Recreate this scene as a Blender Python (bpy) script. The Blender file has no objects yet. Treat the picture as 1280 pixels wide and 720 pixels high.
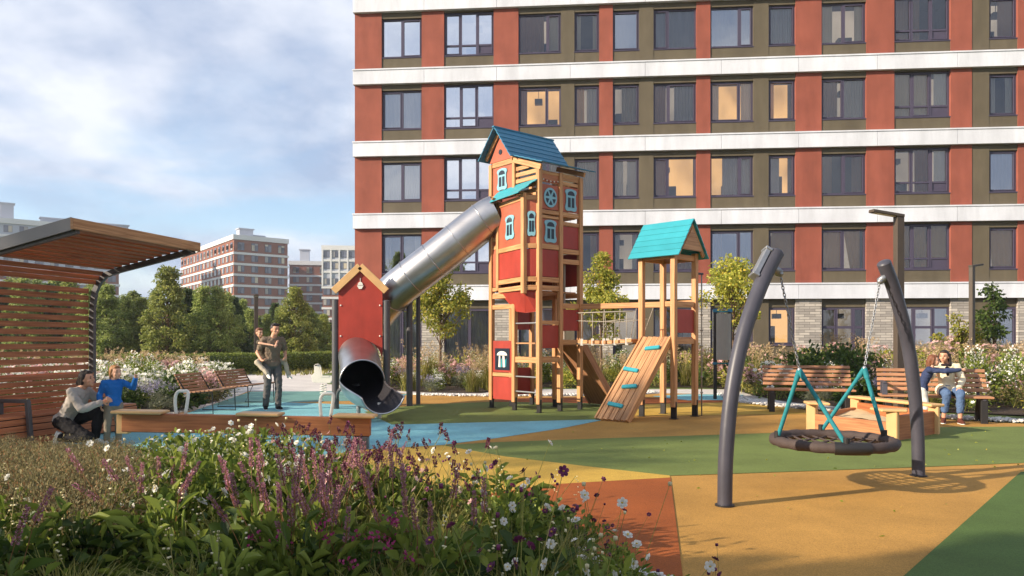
import bpy, math, random
import numpy as np
from mathutils import Vector, Matrix
random.seed(7); RNG = np.random.default_rng(7)
PI = math.pi
scene = bpy.context.scene
col = scene.collection
CAM_H, F, HZ = 1.45, 930.0, 426.0          # eye height, focal length and horizon of the photograph (pixels of 1280)

def S(r, g, b):
    def f(c):
        c /= 255.0
        return c/12.92 if c <= 0.04045 else ((c+0.055)/1.055)**2.4
    return (f(r), f(g), f(b), 1.0)

def gp(px, py):                               # ground point seen at a pixel
    return ((px-640)*CAM_H/(py-HZ), CAM_H*F/(py-HZ))
def at(px, py, Y):                            # point at depth Y
    return Vector(((px-640)*Y/F, Y, CAM_H+(HZ-py)*Y/F))

# ------------------------------------------------------------------ materials
def nt(name):
    m = bpy.data.materials.new(name); m.use_nodes = True
    t = m.node_tree; t.nodes.clear()
    return m, t, t.nodes, t.links
def N(nodes, typ, **kw):
    n = nodes.new(typ)
    for k, v in kw.items():
        if hasattr(n, k): setattr(n, k, v)
        else: n.inputs[k].default_value = v
    return n
def scale_col(c, k): return (min(c[0]*k, 1), min(c[1]*k, 1), min(c[2]*k, 1), 1)

def pm(name, c, rough=.6, var=.12, scale=6, bump=.1, metal=0, isl=.0, coord='Object', spec=.4, bscale=None, stain=0):
    m, t, ns, L = nt(name)
    out = N(ns, 'ShaderNodeOutputMaterial'); b = N(ns, 'ShaderNodeBsdfPrincipled')
    b.inputs['Roughness'].default_value = rough; b.inputs['Metallic'].default_value = metal
    b.inputs['Specular IOR Level'].default_value = spec
    tc = N(ns, 'ShaderNodeTexCoord')
    no = N(ns, 'ShaderNodeTexNoise'); no.inputs['Scale'].default_value = scale; no.inputs['Detail'].default_value = 6
    L.new(tc.outputs[coord], no.inputs['Vector'])
    r = N(ns, 'ShaderNodeValToRGB')
    r.color_ramp.elements[0].position = .3; r.color_ramp.elements[1].position = .7
    r.color_ramp.elements[0].color = scale_col(c, 1-var); r.color_ramp.elements[1].color = scale_col(c, 1+var)
    L.new(no.outputs['Fac'], r.inputs['Fac'])
    src = r.outputs['Color']
    if stain:
        n3 = N(ns, 'ShaderNodeTexNoise'); n3.inputs['Scale'].default_value = stain; n3.inputs['Detail'].default_value = 8
        n3.inputs['Roughness'].default_value = .65
        sm_ = N(ns, 'ShaderNodeMapping'); sm_.inputs['Scale'].default_value = (1, 1, .22); L.new(tc.outputs[coord], sm_.inputs[0]); L.new(sm_.outputs[0], n3.inputs['Vector'])
        mr = N(ns, 'ShaderNodeMapRange'); mr.inputs['From Min'].default_value = .35; mr.inputs['From Max'].default_value = .7
        mr.inputs['To Min'].default_value = .80; mr.inputs['To Max'].default_value = 1.08
        L.new(n3.outputs['Fac'], mr.inputs['Value'])
        hv = N(ns, 'ShaderNodeHueSaturation'); L.new(mr.outputs[0], hv.inputs['Value']); L.new(src, hv.inputs['Color']); src = hv.outputs['Color']
    if isl:
        g = N(ns, 'ShaderNodeNewGeometry'); mr = N(ns, 'ShaderNodeMapRange')
        mr.inputs['To Min'].default_value = 1-isl; mr.inputs['To Max'].default_value = 1+isl
        L.new(g.outputs['Random Per Island'], mr.inputs['Value'])
        hv = N(ns, 'ShaderNodeHueSaturation'); L.new(mr.outputs[0], hv.inputs['Value']); L.new(src, hv.inputs['Color']); src = hv.outputs['Color']
    L.new(src, b.inputs['Base Color'])
    if bump:
        bp = N(ns, 'ShaderNodeBump'); bp.inputs['Strength'].default_value = bump; bp.inputs['Distance'].default_value = .01
        n2 = N(ns, 'ShaderNodeTexNoise'); n2.inputs['Scale'].default_value = bscale or scale*6; n2.inputs['Detail'].default_value = 4
        L.new(tc.outputs[coord], n2.inputs['Vector']); L.new(n2.outputs['Fac'], bp.inputs['Height']); L.new(bp.outputs[0], b.inputs['Normal'])
    L.new(b.outputs[0], out.inputs[0])
    return m

def wood(name, c1, c2, rough=.55, isl=.12):
    """grain runs along U (metres along the plank)"""
    m, t, ns, L = nt(name)
    out = N(ns, 'ShaderNodeOutputMaterial'); b = N(ns, 'ShaderNodeBsdfPrincipled'); b.inputs['Roughness'].default_value = rough
    b.inputs['Specular IOR Level'].default_value = .35
    uv = N(ns, 'ShaderNodeUVMap'); mp = N(ns, 'ShaderNodeMapping'); mp.inputs['Scale'].default_value = (1.6, 34, 1)
    L.new(uv.outputs[0], mp.inputs[0])
    no = N(ns, 'ShaderNodeTexNoise'); no.inputs['Scale'].default_value = 1; no.inputs['Detail'].default_value = 5; no.inputs['Distortion'].default_value = .6
    L.new(mp.outputs[0], no.inputs['Vector'])
    r = N(ns, 'ShaderNodeValToRGB'); r.color_ramp.elements[0].position = .32; r.color_ramp.elements[1].position = .68
    r.color_ramp.elements[0].color = c1; r.color_ramp.elements[1].color = c2
    L.new(no.outputs['Fac'], r.inputs['Fac'])
    # broad weathering
    mp2 = N(ns, 'ShaderNodeMapping'); mp2.inputs['Scale'].default_value = (1.2, 3, 1); L.new(uv.outputs[0], mp2.inputs[0])
    n2 = N(ns, 'ShaderNodeTexNoise'); n2.inputs['Scale'].default_value = 2; n2.inputs['Detail'].default_value = 3; L.new(mp2.outputs[0], n2.inputs['Vector'])
    g = N(ns, 'ShaderNodeNewGeometry')
    a = N(ns, 'ShaderNodeMath', operation='MULTIPLY_ADD'); a.inputs[1].default_value = isl*2; a.inputs[2].default_value = 1-isl-.12
    L.new(g.outputs['Random Per Island'], a.inputs[0])
    a2 = N(ns, 'ShaderNodeMath', operation='MULTIPLY_ADD'); a2.inputs[1].default_value = .24; L.new(n2.outputs['Fac'], a2.inputs[0]); L.new(a.outputs[0], a2.inputs[2])
    hv = N(ns, 'ShaderNodeHueSaturation'); L.new(a2.outputs[0], hv.inputs['Value']); L.new(r.outputs['Color'], hv.inputs['Color'])
    L.new(hv.outputs['Color'], b.inputs['Base Color'])
    bp = N(ns, 'ShaderNodeBump'); bp.inputs['Strength'].default_value = .25; bp.inputs['Distance'].default_value = .004
    L.new(no.outputs['Fac'], bp.inputs['Height']); L.new(bp.outputs[0], b.inputs['Normal'])
    L.new(b.outputs[0], out.inputs[0])
    return m

def leafm(name, c1, c2, trans=.35, rough=.5, c3=None):
    m, t, ns, L = nt(name)
    out = N(ns, 'ShaderNodeOutputMaterial'); b = N(ns, 'ShaderNodeBsdfPrincipled'); b.inputs['Roughness'].default_value = rough
    b.inputs['Specular IOR Level'].default_value = .3
    g = N(ns, 'ShaderNodeNewGeometry'); r = N(ns, 'ShaderNodeValToRGB')
    r.color_ramp.elements[0].color = c1; r.color_ramp.elements[1].color = c2
    if c3:
        e = r.color_ramp.elements.new(.85); e.color = c2; r.color_ramp.elements[-1].color = c3
    L.new(g.outputs['Random Per Island'], r.inputs['Fac'])
    oi = N(ns, 'ShaderNodeObjectInfo'); mr = N(ns, 'ShaderNodeMapRange'); mr.inputs['To Min'].default_value = .8; mr.inputs['To Max'].default_value = 1.2
    L.new(oi.outputs['Random'], mr.inputs['Value'])
    hv = N(ns, 'ShaderNodeHueSaturation'); L.new(mr.outputs[0], hv.inputs['Value']); L.new(r.outputs['Color'], hv.inputs['Color'])
    L.new(hv.outputs['Color'], b.inputs['Base Color'])
    if trans:
        tr = N(ns, 'ShaderNodeBsdfTranslucent'); L.new(hv.outputs['Color'], tr.inputs[0])
        mx = N(ns, 'ShaderNodeMixShader'); mx.inputs[0].default_value = trans
        L.new(b.outputs[0], mx.inputs[1]); L.new(tr.outputs[0], mx.inputs[2]); L.new(mx.outputs[0], out.inputs[0])
    else: L.new(b.outputs[0], out.inputs[0])
    return m

def rubber(name, c):
    """poured EPDM granules: fine speckle of lighter and darker grains, broad wear"""
    m, t, ns, L = nt(name)
    out = N(ns, 'ShaderNodeOutputMaterial'); b = N(ns, 'ShaderNodeBsdfPrincipled'); b.inputs['Roughness'].default_value = .78
    b.inputs['Specular IOR Level'].default_value = .25
    tc = N(ns, 'ShaderNodeTexCoord')
    vo = N(ns, 'ShaderNodeTexVoronoi'); vo.inputs['Scale'].default_value = 190; L.new(tc.outputs['Object'], vo.inputs['Vector'])
    no = N(ns, 'ShaderNodeTexNoise'); no.inputs['Scale'].default_value = 1.1; no.inputs['Detail'].default_value = 7; no.inputs['Roughness'].default_value = .62; L.new(tc.outputs['Object'], no.inputs['Vector'])
    sx = N(ns, 'ShaderNodeSeparateXYZ'); L.new(vo.outputs['Color'], sx.inputs[0])
    a = N(ns, 'ShaderNodeMapRange'); a.inputs['To Min'].default_value = .74; a.inputs['To Max'].default_value = 1.26; L.new(sx.outputs[0], a.inputs['Value'])
    a2 = N(ns, 'ShaderNodeMapRange'); a2.inputs['From Min'].default_value = .3; a2.inputs['From Max'].default_value = .7; a2.inputs['To Min'].default_value = .78; a2.inputs['To Max'].default_value = 1.12; L.new(no.outputs['Fac'], a2.inputs['Value'])
    mu = N(ns, 'ShaderNodeMath', operation='MULTIPLY'); L.new(a.outputs[0], mu.inputs[0]); L.new(a2.outputs[0], mu.inputs[1])
    hv = N(ns, 'ShaderNodeHueSaturation'); hv.inputs['Color'].default_value = c; L.new(mu.outputs[0], hv.inputs['Value'])
    L.new(hv.outputs['Color'], b.inputs['Base Color'])
    bp = N(ns, 'ShaderNodeBump'); bp.inputs['Strength'].default_value = .35; bp.inputs['Distance'].default_value = .003
    L.new(vo.outputs['Distance'], bp.inputs['Height']); L.new(bp.outputs[0], b.inputs['Normal'])
    L.new(b.outputs[0], out.inputs[0])
    return m

def brickm(name, c1, c2, mortar, sx=1.0):
    m, t, ns, L = nt(name)
    out = N(ns, 'ShaderNodeOutputMaterial'); b = N(ns, 'ShaderNodeBsdfPrincipled'); b.inputs['Roughness'].default_value = .85
    uv = N(ns, 'ShaderNodeUVMap'); br = N(ns, 'ShaderNodeTexBrick')
    br.inputs['Scale'].default_value = 1; br.inputs['Color1'].default_value = c1; br.inputs['Color2'].default_value = c2; br.inputs['Mortar'].default_value = mortar
    br.inputs['Brick Width'].default_value = .42*sx; br.inputs['Row Height'].default_value = .105*sx; br.inputs['Mortar Size'].default_value = .008*sx
    L.new(uv.outputs[0], br.inputs['Vector'])
    no = N(ns, 'ShaderNodeTexNoise'); no.inputs['Scale'].default_value = 1.4; no.inputs['Detail'].default_value = 5; L.new(uv.outputs[0], no.inputs['Vector'])
    mr = N(ns, 'ShaderNodeMapRange'); mr.inputs['To Min'].default_value = .7; mr.inputs['To Max'].default_value = 1.25; L.new(no.outputs['Fac'], mr.inputs['Value'])
    hv = N(ns, 'ShaderNodeHueSaturation'); L.new(mr.outputs[0], hv.inputs['Value']); L.new(br.outputs['Color'], hv.inputs['Color'])
    L.new(hv.outputs['Color'], b.inputs['Base Color'])
    bp = N(ns, 'ShaderNodeBump'); bp.invert = True; bp.inputs['Distance'].default_value = .008; L.new(br.outputs['Fac'], bp.inputs['Height']); L.new(bp.outputs[0], b.inputs['Normal'])
    L.new(b.outputs[0], out.inputs[0])
    return m

def glassm(name, fac, tint=(.75, .78, .8, 1)):
    m, t, ns, L = nt(name)
    out = N(ns, 'ShaderNodeOutputMaterial'); tr = N(ns, 'ShaderNodeBsdfTransparent'); tr.inputs[0].default_value = tint
    gl = N(ns, 'ShaderNodeBsdfGlossy'); gl.inputs['Roughness'].default_value = .015; gl.inputs[0].default_value = (.92, .95, 1, 1)
    tc = N(ns, 'ShaderNodeTexCoord'); no = N(ns, 'ShaderNodeTexNoise'); no.inputs['Scale'].default_value = .9; L.new(tc.outputs['Object'], no.inputs['Vector'])
    bp = N(ns, 'ShaderNodeBump'); bp.inputs['Strength'].default_value = .06; bp.inputs['Distance'].default_value = .1; L.new(no.outputs['Fac'], bp.inputs['Height']); L.new(bp.outputs[0], gl.inputs['Normal'])
    fr = N(ns, 'ShaderNodeFresnel'); fr.inputs[0].default_value = 1.5
    ad = N(ns, 'ShaderNodeMath', operation='ADD'); ad.inputs[1].default_value = fac; ad.use_clamp = True; L.new(fr.outputs[0], ad.inputs[0])
    mx = N(ns, 'ShaderNodeMixShader'); L.new(ad.outputs[0], mx.inputs[0]); L.new(tr.outputs[0], mx.inputs[1]); L.new(gl.outputs[0], mx.inputs[2])
    L.new(mx.outputs[0], out.inputs[0])
    return m

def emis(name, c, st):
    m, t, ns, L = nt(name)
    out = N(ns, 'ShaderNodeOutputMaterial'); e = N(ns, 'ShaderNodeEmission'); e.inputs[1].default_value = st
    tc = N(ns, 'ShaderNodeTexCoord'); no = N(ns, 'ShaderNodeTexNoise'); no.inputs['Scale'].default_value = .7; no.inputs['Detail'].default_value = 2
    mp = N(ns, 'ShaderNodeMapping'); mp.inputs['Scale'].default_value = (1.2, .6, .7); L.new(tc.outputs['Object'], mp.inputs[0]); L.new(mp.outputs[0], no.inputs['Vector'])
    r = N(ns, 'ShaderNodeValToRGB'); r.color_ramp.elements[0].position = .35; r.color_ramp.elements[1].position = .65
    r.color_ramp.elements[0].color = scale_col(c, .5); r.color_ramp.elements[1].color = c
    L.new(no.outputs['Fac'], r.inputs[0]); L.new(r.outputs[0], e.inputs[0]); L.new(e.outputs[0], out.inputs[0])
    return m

# ------------------------------------------------------------------ mesh builder
def rotm(rx=0, ry=0, rz=0):
    return (Matrix.Rotation(rz, 3, 'Z') @ Matrix.Rotation(ry, 3, 'Y') @ Matrix.Rotation(rx, 3, 'X'))
class MB:
    def __init__(s): s.v = []; s.f = []; s.uv = []; s.mi = []
    def add(s, vs, fs, uvs=None, mi=0):
        o = len(s.v); s.v += [tuple(p) for p in vs]
        for k, f in enumerate(fs):
            s.f.append([o+i for i in f]); s.mi.append(mi)
            if uvs is not None: s.uv += uvs[k]
            else:
                P = [Vector(vs[i]) for i in f]
                n = (P[1]-P[0]).cross(P[2]-P[0])
                ax = max(range(3), key=lambda a: abs(n[a]))
                if ax == 2: s.uv += [(p[0], p[1]) for p in P]
                elif ax == 1: s.uv += [(p[0], p[2]) for p in P]
                else: s.uv += [(p[1], p[2]) for p in P]
    def frame_box(s, c, ex, ey, ez, mi=0):
        """box from centre and three half-vectors; U runs along ex"""
        c = Vector(c); lx, ly, lz = ex.length, ey.length, ez.length
        vs = [c+sx*ex+sy*ey+sz*ez for sz in (-1, 1) for sy in (-1, 1) for sx in (-1, 1)]
        fs = [(0, 2, 3, 1), (4, 5, 7, 6), (0, 1, 5, 4), (2, 6, 7, 3), (0, 4, 6, 2), (1, 3, 7, 5)]
        loc = [(sx*lx, sy*ly, sz*lz) for sz in (-1, 1) for sy in (-1, 1) for sx in (-1, 1)]
        ou, ov = random.random()*20, random.random()*20
        uvs = []
        for k, f in enumerate(fs):
            if k < 2: uvs.append([(loc[i][0]+ou, loc[i][1]+ov) for i in f])
            elif k < 4: uvs.append([(loc[i][0]+ou, loc[i][2]+ov+3) for i in f])
            else: uvs.append([(loc[i][1]*.1+ou, loc[i][2]+ov+6) for i in f])
        s.add(vs, fs, uvs, mi)
    def box(s, c, size, R=None, mi=0):
        e = [Vector((size[0]/2, 0, 0)), Vector((0, size[1]/2, 0)), Vector((0, 0, size[2]/2))]
        if R is not None: e = [R @ q for q in e]
        order = sorted(range(3), key=lambda i: -size[i])
        a, b, d = (e[i] for i in order)
        if a.cross(b).dot(d) < 0: d = -d
        s.frame_box(c, a, b, d, mi)
    def bar(s, p0, p1, w, h, up=(0, 0, 1), mi=0):
        p0 = Vector(p0); p1 = Vector(p1); d = p1-p0; L = d.length
        if L < 1e-6: return
        d /= L; up = Vector(up)
        if abs(d.dot(up.normalized())) > .99: up = Vector((0, 1, 0)) if abs(d[1]) < .9 else Vector((1, 0, 0))
        sd = d.cross(up).normalized(); u2 = sd.cross(d).normalized()
        s.frame_box((p0+p1)/2, d*L/2, -sd*w/2 if d.cross(-sd).dot(u2) > 0 else sd*w/2, u2*h/2, mi)
    def tube(s, path, r, n=10, cap=True, mi=0, lat=None, ry=None, closed=False):
        """round (or, with ry and lat, elliptical) tube; U along"""
        P = [Vector(p) for p in path]; m = len(P)
        R = r if hasattr(r, '__len__') else [r]*m
        R2 = R if ry is None else (ry if hasattr(ry, '__len__') else [ry]*m)
        vs = []; prev = None; dist = [0]
        for i in range(1, m): dist.append(dist[-1]+(P[i]-P[i-1]).length)
        for i in range(m):
            if closed: t = P[(i+1) % m]-P[i-1]
            else: t = P[min(i+1, m-1)]-P[max(i-1, 0)]
            t.normalize()
            if lat is not None: a = Vector(lat)
            elif prev is not None: a = prev
            else: a = Vector((0, 0, 1)) if abs(t[2]) < .9 else Vector((1, 0, 0))
            a = (a-t*a.dot(t))
            if a.length < 1e-5: a = t.orthogonal()
            a.normalize(); prev = a; b = t.cross(a)
            for k in range(n):
                th = 2*PI*k/n
                vs.append(P[i]+a*math.cos(th)*R[i]+b*math.sin(th)*R2[i])
        fs = []; uvs = []
        ou = random.random()*10
        for i in range(m if closed else m-1):
            j = (i+1) % m
            for k in range(n):
                k2 = (k+1) % n
                fs.append((i*n+k, i*n+k2, j*n+k2, j*n+k))
                u0, u1 = dist[i]+ou, (dist[j] if j else dist[-1]+.1)+ou; c = 2*PI*R[i]/n
                uvs.append([(u0, k*c), (u0, (k+1)*c), (u1, (k+1)*c), (u1, k*c)])
        if cap and not closed:
            fs.append(tuple(range(n))[::-1]); uvs.append([(0, 0)]*n)
            fs.append(tuple((m-1)*n+k for k in range(n))); uvs.append([(0, 0)]*n)
        s.add(vs, fs, uvs, mi)
    def ell(s, c, rad, n=12, m=8, R=None, mi=0):
        c = Vector(c); rad = rad if hasattr(rad, '__len__') else (rad,)*3
        vs = []; fs = []
        def pt(a, b):
            q = Vector((math.sin(a)*math.cos(b)*rad[0], math.sin(a)*math.sin(b)*rad[1], math.cos(a)*rad[2]))
            return c+(R @ q if R is not None else q)
        vs.append(pt(0, 0))
        for i in range(1, m):
            for k in range(n): vs.append(pt(PI*i/m, 2*PI*k/n))
        vs.append(pt(PI, 0))
        for k in range(n): fs.append((0, 1+k, 1+(k+1) % n))
        for i in range(m-2):
            for k in range(n): fs.append((1+i*n+k, 1+(i+1)*n+k, 1+(i+1)*n+(k+1) % n, 1+i*n+(k+1) % n))
        e = len(vs)-1
        for k in range(n): fs.append((e, 1+(m-2)*n+(k+1) % n, 1+(m-2)*n+k))
        s.add(vs, fs, None, mi)
    def caps(s, p0, p1, r0, r1, n=12):
        """tapered capsule"""
        p0 = Vector(p0); p1 = Vector(p1)
        s.tube([p0, p0.lerp(p1, .33), p0.lerp(p1, .67), p1], [r0, r0*.67+r1*.33, r0*.33+r1*.67, r1], n)
        s.ell(p0, r0, n, 8); s.ell(p1, r1, n, 8)
    def prism(s, pts, ex, mi=0):
        """polygon of 3D points extruded by vector ex"""
        P = [Vector(p) for p in pts]; ex = Vector(ex); n = len(P)
        nor = Vector((0, 0, 0))
        for i in range(n): nor += P[i].cross(P[(i+1) % n])
        if nor.dot(ex) > 0: P = P[::-1]
        vs = P+[p+ex for p in P]
        fs = [tuple(range(n)), tuple(n+i for i in range(n))[::-1]]+[(i, n+i, n+(i+1) % n, (i+1) % n)[::1] for i in range(n)]
        s.add(vs, fs, None, mi)
    def build(s, name, mat, parent=None, smooth=False, world=True, bevel=0, auto=False):
        me = bpy.data.meshes.new(name)
        off = Vector((0, 0, 0))
        if world and parent is not None:
            r = parent
            while r.parent: r = r.parent
            off = r.location
        me.from_pydata([(v[0]-off[0], v[1]-off[1], v[2]-off[2]) for v in s.v], [], s.f)
        uvl = me.uv_layers.new(name='UVMap')
        uvl.data.foreach_set('uv', [c for q in s.uv for c in q])
        ms = mat if isinstance(mat, (list, tuple)) else [mat]
        for m in ms: me.materials.append(m)
        me.polygons.foreach_set('material_index', s.mi)
        if smooth: me.polygons.foreach_set('use_smooth', [True]*len(s.f))
        me.update()
        if auto: me.set_sharp_from_angle(angle=math.radians(40))
        o = bpy.data.objects.new(name, me); col.objects.link(o)
        if parent is not None: o.parent = parent
        if bevel:
            b = o.modifiers.new('bevel', 'BEVEL'); b.width = bevel; b.segments = 1; b.limit_method = 'ANGLE'
        return o

def thing(name, label, cat, loc=(0, 0, 0), rz=0, group=None):
    o = bpy.data.objects.new(name, None); col.objects.link(o)
    o.location = loc; o.rotation_euler = (0, 0, rz); o.empty_display_size = .2
    o['label'] = label; o['category'] = cat
    if group: o['group'] = group
    return o
def tag(o, label, cat, group=None):
    o['label'] = label; o['category'] = cat
    if group: o['group'] = group
    return o
def structure(o): o['kind'] = 'structure'; return o
def copy_tree(o, parent=None):
    c = o.copy(); col.objects.link(c)
    if parent is not None: c.parent = parent
    for ch in list(KIDS.get(o.name, [])): copy_tree(ch, c)
    return c
KIDS = {}
def index_kids():
    KIDS.clear()
    for o in list(bpy.data.objects):
        if o.parent: KIDS.setdefault(o.parent.name, []).append(o)

# numpy leaf meshes --------------------------------------------------
def nrm(a): return a/np.maximum(np.linalg.norm(a, axis=1, keepdims=True), 1e-9)
def leaf_geo(P, D, L, W, fold=.25, droop=0.0, rng=RNG):
    """folded pointed leaves: base P, direction D, length L, width W -> verts (N*6), quad faces"""
    n = len(P); D = nrm(D)
    r = rng.normal(size=(n, 3)); Sd = nrm(np.cross(D, r)); U = np.cross(Sd, D)
    flip = np.where(U[:, 2] < 0, -1, 1)[:, None]; U = U*flip
    L = np.broadcast_to(L, (n,))[:, None]; W = np.broadcast_to(W, (n,))[:, None]
    V = np.empty((n, 6, 3))
    mid = P+D*L*.42; dr = np.array([0, 0, -1.0])*L*droop
    V[:, 0] = P; V[:, 1] = mid+Sd*W*.5+U*W*fold; V[:, 2] = P+D*L*.78+Sd*W*.3+U*W*fold*.5+dr*.5
    V[:, 3] = P+D*L+dr; V[:, 4] = P+D*L*.78-Sd*W*.3+U*W*fold*.5+dr*.5; V[:, 5] = mid-Sd*W*.5+U*W*fold
    base = (np.arange(n)*6)[:, None]
    Fq = np.concatenate([base+np.array([[0, 1, 2, 3]]), base+np.array([[0, 3, 4, 5]])])
    return V.reshape(-1, 3), Fq
def diamond_geo(P, D, L, W, rng=RNG):
    n = len(P); D = nrm(D); r = rng.normal(size=(n, 3)); Sd = nrm(np.cross(D, r)); U = np.cross(Sd, D)
    L = np.broadcast_to(L, (n,))[:, None]; W = np.broadcast_to(W, (n,))[:, None]
    V = np.empty((n, 4, 3)); V[:, 0] = P; V[:, 1] = P+D*L*.5+Sd*W*.5+U*W*.12; V[:, 2] = P+D*L; V[:, 3] = P+D*L*.5-Sd*W*.5+U*W*.12
    base = (np.arange(n)*4)[:, None]
    return V.reshape(-1, 3), base+np.array([[0, 1, 2, 3]])
def blade_geo(P, H, bend, az, W, seg=4):
    """grass blades: arching strips"""
    n = len(P); V = np.empty((n, (seg+1)*2, 3)); dx = np.stack([np.cos(az), np.sin(az)], 1); sx = np.stack([-np.sin(az), np.cos(az)], 1)
    for i in range(seg+1):
        t = i/seg
        out = bend*t**1.8; up = H*(t-.42*t**3*(bend/np.maximum(H, 1e-6)))
        w = np.broadcast_to(W*(1-t**2)*.5+.0008, (n,))
        c = np.concatenate([P[:, :2]+dx*out[:, None], (P[:, 2]+up)[:, None]], 1)
        V[:, 2*i, :] = c; V[:, 2*i+1, :] = c
        V[:, 2*i, :2] += sx*w[:, None]; V[:, 2*i+1, :2] -= sx*w[:, None]
    base = (np.arange(n)*(seg+1)*2)[:, None]
    Fq = np.concatenate([base+np.array([[2*i, 2*i+1, 2*i+3, 2*i+2]]) for i in range(seg)])
    return V.reshape(-1, 3), Fq
def np_obj(name, geos, mats, parent=None, smooth=False):
    """geos: list of (verts, quads) one per material; builds ONE mesh object"""
    vs = []; fs = []; mi = []; o = 0
    for k, (V, Fq) in enumerate(geos):
        if len(V) == 0: continue
        vs.append(V); fs.append(Fq+o); mi.append(np.full(len(Fq), k)); o += len(V)
    V = np.concatenate(vs); Fq = np.concatenate(fs); mi = np.concatenate(mi).astype(np.int32)
    me = bpy.data.meshes.new(name)
    me.vertices.add(len(V)); me.vertices.foreach_set('co', V.astype(np.float32).ravel())
    me.loops.add(len(Fq)*4); me.loops.foreach_set('vertex_index', Fq.astype(np.int32).ravel())
    me.polygons.add(len(Fq)); me.polygons.foreach_set('loop_start', (np.arange(len(Fq))*4).astype(np.int32)); me.polygons.foreach_set('loop_total', np.full(len(Fq), 4, np.int32))
    ms = mats if isinstance(mats, (list, tuple)) else [mats]
    for m in ms: me.materials.append(m)
    me.polygons.foreach_set('material_index', mi)
    if smooth: me.polygons.foreach_set('use_smooth', np.ones(len(Fq), bool))
    me.update(calc_edges=True)
    ob = bpy.data.objects.new(name, me); col.objects.link(ob)
    if parent is not None: ob.parent = parent
    return ob
def cat_geo(*gs):
    vs = []; fs = []; o = 0
    for V, Fq in gs:
        vs.append(V); fs.append(Fq+o); o += len(V)
    return np.concatenate(vs), np.concatenate(fs)
def tube_geo(path, r0, r1, n=5):
    P = np.array(path, float); m = len(P); T = np.gradient(P, axis=0); T = nrm(T)
    a = np.tile([[1.0, 0, 0]], (m, 1)); a[np.abs(T[:, 0]) > .9] = [0, 1, 0]
    A = nrm(np.cross(T, a)); B = np.cross(T, A); R = np.linspace(r0, r1, m)[:, None]
    V = np.stack([P+(A*math.cos(2*PI*k/n)+B*math.sin(2*PI*k/n))*R for k in range(n)], 1).reshape(-1, 3)
    Fq = np.array([[i*n+k, i*n+(k+1) % n, (i+1)*n+(k+1) % n, (i+1)*n+k] for i in range(m-1) for k in range(n)])
    return V, Fq
def smooth_path(pts, n=40):
    """Catmull-Rom through the points"""
    P = [Vector(p) for p in pts]; P = [P[0]*2-P[1]]+P+[P[-1]*2-P[-2]]
    out = []; segs = len(P)-3; per = max(2, n//segs)
    for i in range(segs):
        a, b, c, d = P[i:i+4]
        for k in range(per):
            t = k/per
            out.append(.5*((2*b)+(c-a)*t+(2*a-5*b+4*c-d)*t*t+(3*b-a-3*c+d)*t**3))
    out.append(P[-2].copy())
    return out

# palette -------------------------------------------------------------
M = {}
M['wood_post'] = wood('pale_larch', S(156, 106, 66), S(204, 154, 106))
M['wood_deck'] = wood('larch_deck', S(142, 98, 64), S(192, 146, 104))
M['wood_red'] = wood('stained_slat', S(146, 88, 58), S(186, 120, 82))
M['wood_bench'] = wood('bench_slat', S(138, 96, 68), S(180, 132, 98))
M['wood_seesaw'] = wood('seesaw_plank', S(138, 80, 48), S(172, 108, 66))
M['wood_sand'] = wood('sandbox_board', S(142, 92, 60), S(178, 124, 84))
M['yellow_board'] = pm('yellow_board', S(204, 162, 110), .5, .08, 5, .05, isl=.05)
M['red_panel'] = pm('red_hdpe', S(160, 56, 44), .48, .10, 3, .06, stain=2.5, isl=.05)
M['red_wall'] = pm('red_ply', S(174, 92, 66), .52, .10, 4, .06, stain=2.5)
M['roof_blue'] = pm('roof_blue', S(46, 112, 142), .42, .08, 4, .05, isl=.06)
M['teal'] = pm('teal_board', S(50, 146, 158), .42, .07, 4, .05, isl=.05)
M['frame_blue'] = pm('pale_blue_frame', S(128, 176, 190), .45, .05, 8, .02)
M['dark_hole'] = pm('dark_panel', S(28, 38, 52), .35, .1, 8, .02)
M['steel'] = pm('brushed_steel', S(188, 186, 186), .33, .12, 2.5, .06, metal=1, bscale=14)
M['steel_shade'] = pm('slide_inner_shade', S(44, 42, 46), .45, .1, 4, .03)  # shade inside the steel tube, put into a near-black inner colour
M['grey_post'] = pm('grey_post', S(84, 82, 84), .42, .08, 5, .04)
M['grey_metal'] = pm('graphite_paint', S(70, 69, 78), .42, .14, 4, .06, stain=5)
M['black_metal'] = pm('black_metal', S(38, 36, 36), .45, .1, 6, .03)
M['bronze'] = pm('bronze_post', S(76, 66, 56), .5, .08, 4, .03)
M['white_metal'] = pm('white_paint', S(226, 222, 212), .4, .05, 6, .02)
M['fascia'] = pm('fascia_grey', S(138, 134, 134), .5, .05, 4, .03)
M['galv'] = pm('galvanised', S(150, 152, 155), .45, .1, 20, .03, metal=.7)
M['rope_teal'] = pm('teal_rope', S(34, 124, 132), .75, .15, 60, .4)
M['rope_grey'] = pm('grey_rope', S(150, 142, 130), .8, .12, 60, .3)
M['basket'] = pm('basket_sleeve', S(70, 58, 54), .75, .12, 20, .3)
M['sand'] = pm('sand', S(206, 178, 136), .95, .1, 12, .5)
M['gravel'] = pm('white_pebble', S(214, 210, 204), .85, .08, 9, .2, isl=.18)
M['soil'] = pm('soil', S(62, 48, 36), .95, .25, 5, .6)
M['bark'] = pm('bark', S(96, 76, 58), .85, .25, 14, .6)
# ------------------------------------------------------------------ camera, sun, sky
cam = bpy.data.cameras.new('camera'); cam.sensor_width = 36; cam.lens = F/1280*36; cam.shift_y = (HZ-360)/1280
cam.clip_start = .05; cam.clip_end = 6000
co = bpy.data.objects.new('camera', cam); col.objects.link(co); co.location = (0, 0, CAM_H); co.rotation_euler = (PI/2, 0, 0); scene.camera = co

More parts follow.
